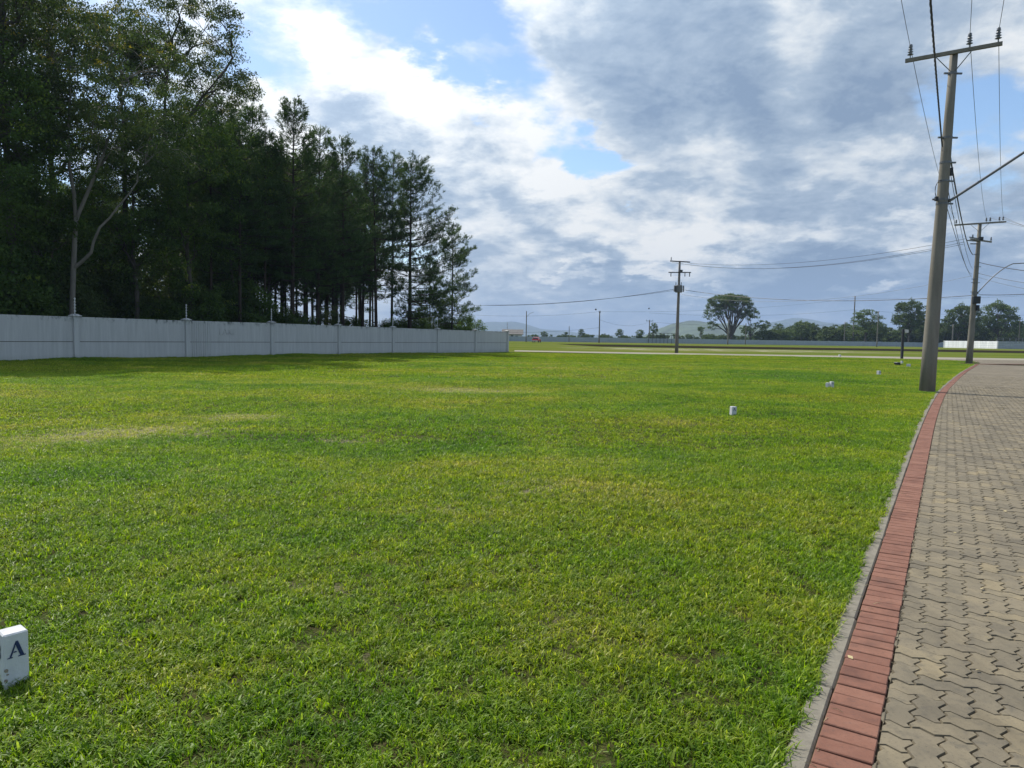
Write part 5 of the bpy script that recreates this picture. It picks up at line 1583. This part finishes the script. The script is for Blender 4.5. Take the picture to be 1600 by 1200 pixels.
# --- trees beyond the far wall
far_um = spread_tree(301, 20, .62, 3.0, [(-1.0,0,16.6,8.8,7.5,2.4),(-1.0,0,17.2,7.5,7.0,2.0),(-7.0,0,12.2,3.2,4,4.4),(5.0,0,13.5,3.6,4,2.6),(-1,0,13,5.5,5,3.0),(-7,0,7,2.6,2.6,1.6)], 330, 60, 1.1, .42, .26, prim=15, flat=.5, young=.35, barkm='midbark', leafm='fleaf', shell=.6, limbr=.42, sub=6, name='umbrella_tree', topbias=.4)
far_side = spread_tree(302, 13, .26, 3.0, [(0,0,9.5,3.8,3.8,2.2),(3.2,0,6.5,3.2,3,1.8),(-1,0,5,2.5,2.5,1.6)], 85, 45, .75, .42, .26, prim=7, flat=.5, barkm='midbark', leafm='fleaf', name='spreading_tree')
far_a = spread_tree(303, 14, .26, 3.2, [(0,0,8.8,4.2,4.2,4.2),(2.8,0,6.2,3,3,2.4),(-3,0,6.5,2.8,2.8,2.6)], 170, 55, .85, .42, .26, prim=8, flat=.6, young=.12, barkm='midbark', leafm='fleaf', name='bushy_tree')
far_b = spread_tree(304, 12, .2, 3.4, [(0,0,8.6,3.2,3.2,2.8),(2.3,0,6.4,2.2,2.2,1.6),(-2,0,5.6,2.2,2.2,1.6)], 90, 45, .75, .38, .22, prim=7, flat=.55, barkm='midbark', leafm='fleaf', name='open_tree')
far_c = spread_tree(305, 9, .14, 3.6, [(0,0,7.4,1.9,1.9,1.3),(1.2,0,5.4,1.3,1.3,.9)], 40, 40, .6, .36, .2, prim=5, flat=.6, barkm='midbark', leafm='fleaf', name='slim_tree')
far_d = spread_tree(306, 7, .14, .9, [(0,0,3.6,3.8,3.2,3.0)], 110, 50, .85, .42, .28, prim=6, flat=.6, young=.12, barkm='midbark', leafm='fleaf', name='far_bush')
def ftree(proto, px, pt_, Y, label, rz=None, sxy=1.0, cat='tree', group='trees beyond the far wall', basez=.4):
    a = atY(px, pt_, Y); b = atY(px, 532, Y)
    plant(proto, b.x, Y, a.z-basez, R.random()*6.28 if rz is None else rz, label, cat, group, z=basez, sxy=sxy)
ftree(far_um, 1142, 457, 286, 'big umbrella-crowned tree standing alone beyond the far wall', rz=0.0, sxy=1.02)
ftree(far_side, 1172, 478, 288, 'open lobed tree touching the big umbrella-crowned tree on its right', rz=0.0)
ftree(far_a, 1420, 462, 272, 'tallest bushy tree just left of the nearest concrete pole', sxy=1.05)
ftree(far_b, 1352, 481, 268, 'dark layered tree with a flat top beside the slim brown pole', sxy=1.5)
ftree(far_a, 1372, 500, 280, 'low round tree just right of the flat-topped layered tree')
ftree(far_a, 1497, 469, 268, 'open bushy tree between the two concrete poles', sxy=.95)
ftree(far_b, 1515, 474, 272, 'airy tree right behind the corner pole')
ftree(far_a, 1560, 464, 272, 'dark bushy tree at right above the white wall', sxy=1.0)
ftree(far_b, 1588, 500, 290, 'low tree at the right frame edge above the railing')
ftree(far_b, 850, 517, 300, 'small flat tree behind the red car', sxy=1.6)
ftree(far_c, 884, 518, 300, 'small thin tree right of the red car')
ftree(far_b, 908, 513, 300, 'small rounded tree left of the bracketed dark pole')
ftree(far_b, 968, 513, 300, 'small dark tree right of the bracketed dark pole', sxy=1.1)
ftree(far_b, 1000, 514, 300, 'wide low tree left of the railing pole', sxy=1.3)
ftree(far_b, 1021, 503, 290, 'dark tree leaning over the railing', sxy=.8)
ftree(far_c, 1095, 509, 280, 'tiny lone tuft-headed tree between transformer pole and umbrella tree')
ftree(far_c, 861, 522, 330, 'tiny slim tree over the red car roof')
ftree(far_c, 800, 519, 330, 'tiny slim tree beside the pale house')
ftree(far_b, 812, 517, 310, 'small grey tree left of the slim dark pole')
gf = 'tree line beyond the far wall'
for k in range(46):
    px = 1185+k*9.6+R.uniform(-3, 3)
    crest = np.interp(px, [1180, 1210, 1250, 1290, 1330, 1360, 1400, 1450, 1480, 1540, 1620], [514, 506, 499, 505, 500, 502, 505, 503, 500, 505, 505])
    pr = R.choice([far_a, far_b, far_d, far_d])
    ftree(pr, px, crest+R.uniform(-3, 11), R.uniform(276, 330), 'one of the close-standing green trees of the line beyond the far wall', group=gf, sxy=R.uniform(.9, 1.5))
for k in range(64):
    px = 798+k*6.2+R.uniform(-4, 4)
    pr = R.choice([far_b, far_c, far_d, far_d])
    ftree(pr, px, 523+R.uniform(-3, 4), R.uniform(290, 380), 'one of the small shrubs showing over the far wall left of the umbrella tree', cat='bush', group='shrubs beyond the far wall', sxy=R.uniform(1., 1.6))

# ------------------------------------------------------------------ hills
def hill(prof, D, depth, name='hill', seed=1):
    """prof: (pixel x, pixel y) crest line at distance D"""
    pr = np.array(prof, float); n = 70
    px = np.linspace(pr[0, 0], pr[-1, 0], n); py = np.interp(px, pr[:, 0], pr[:, 1])
    r = np.random.default_rng(seed); m = 15
    top = np.array([atY(a, b, D) for a, b in zip(px, py)])
    vs = np.linspace(-1, 1, m); V = []
    for v in vs:
        k = (1-abs(v))**.8 if abs(v) < 1 else 0
        z = np.maximum(top[:, 2], 0)*k
        z = z*(1+.05*np.sin(np.arange(n)*.6+v*6)+.04*r.normal(0, 1, n)*(abs(v) > .05))
        V.append(np.stack([top[:, 0], top[:, 1]+v*depth, z-.3], 1))
    V = np.concatenate(V); i = np.arange(m-1)[:, None]*n+np.arange(n-1)[None]
    MB().add(V, np.stack([i, i+1, i+1+n, i+n], -1).reshape(-1, 4)).obj(name, 'hill', kind='structure', smooth=True)
hill([(600, 526), (700, 512), (745, 507), (770, 502), (800, 502), (820, 507), (845, 513), (880, 517), (930, 523), (990, 525), (1040, 531)], 6200, 900, seed=2)
hill([(1005, 531), (1020, 524), (1035, 512), (1050, 504), (1075, 502), (1110, 503), (1140, 506), (1180, 511), (1230, 517), (1300, 524), (1420, 537)], 2300, 500, seed=3)
hill([(1120, 534), (1170, 510), (1200, 503), (1240, 498), (1270, 500), (1320, 506), (1400, 512), (1500, 520), (1650, 526), (1800, 541)], 5400, 900, seed=4)

# ------------------------------------------------------------------ air
def haze():
    m = bpy.data.materials.new('haze_air'); m.use_nodes = True; t = NT(m.node_tree); t.n.clear()
    o = t.new('ShaderNodeOutputMaterial'); v = t.new('ShaderNodeVolumePrincipled')
    v.inputs['Color'].default_value = (0.42, 0.56, 0.80, 1); v.inputs['Density'].default_value = 0.00020; v.inputs['Anisotropy'].default_value = 0.0
    t.l.new(v.outputs[0], o.inputs['Volume'])
    b = MB(); b.box((0, 3300, 94), (16500, 8600, 194))
    ob = b.obj('haze', m, kind='stuff'); tag(ob, 'pale blue haze in front of the far hills', 'haze')
import os
haze()
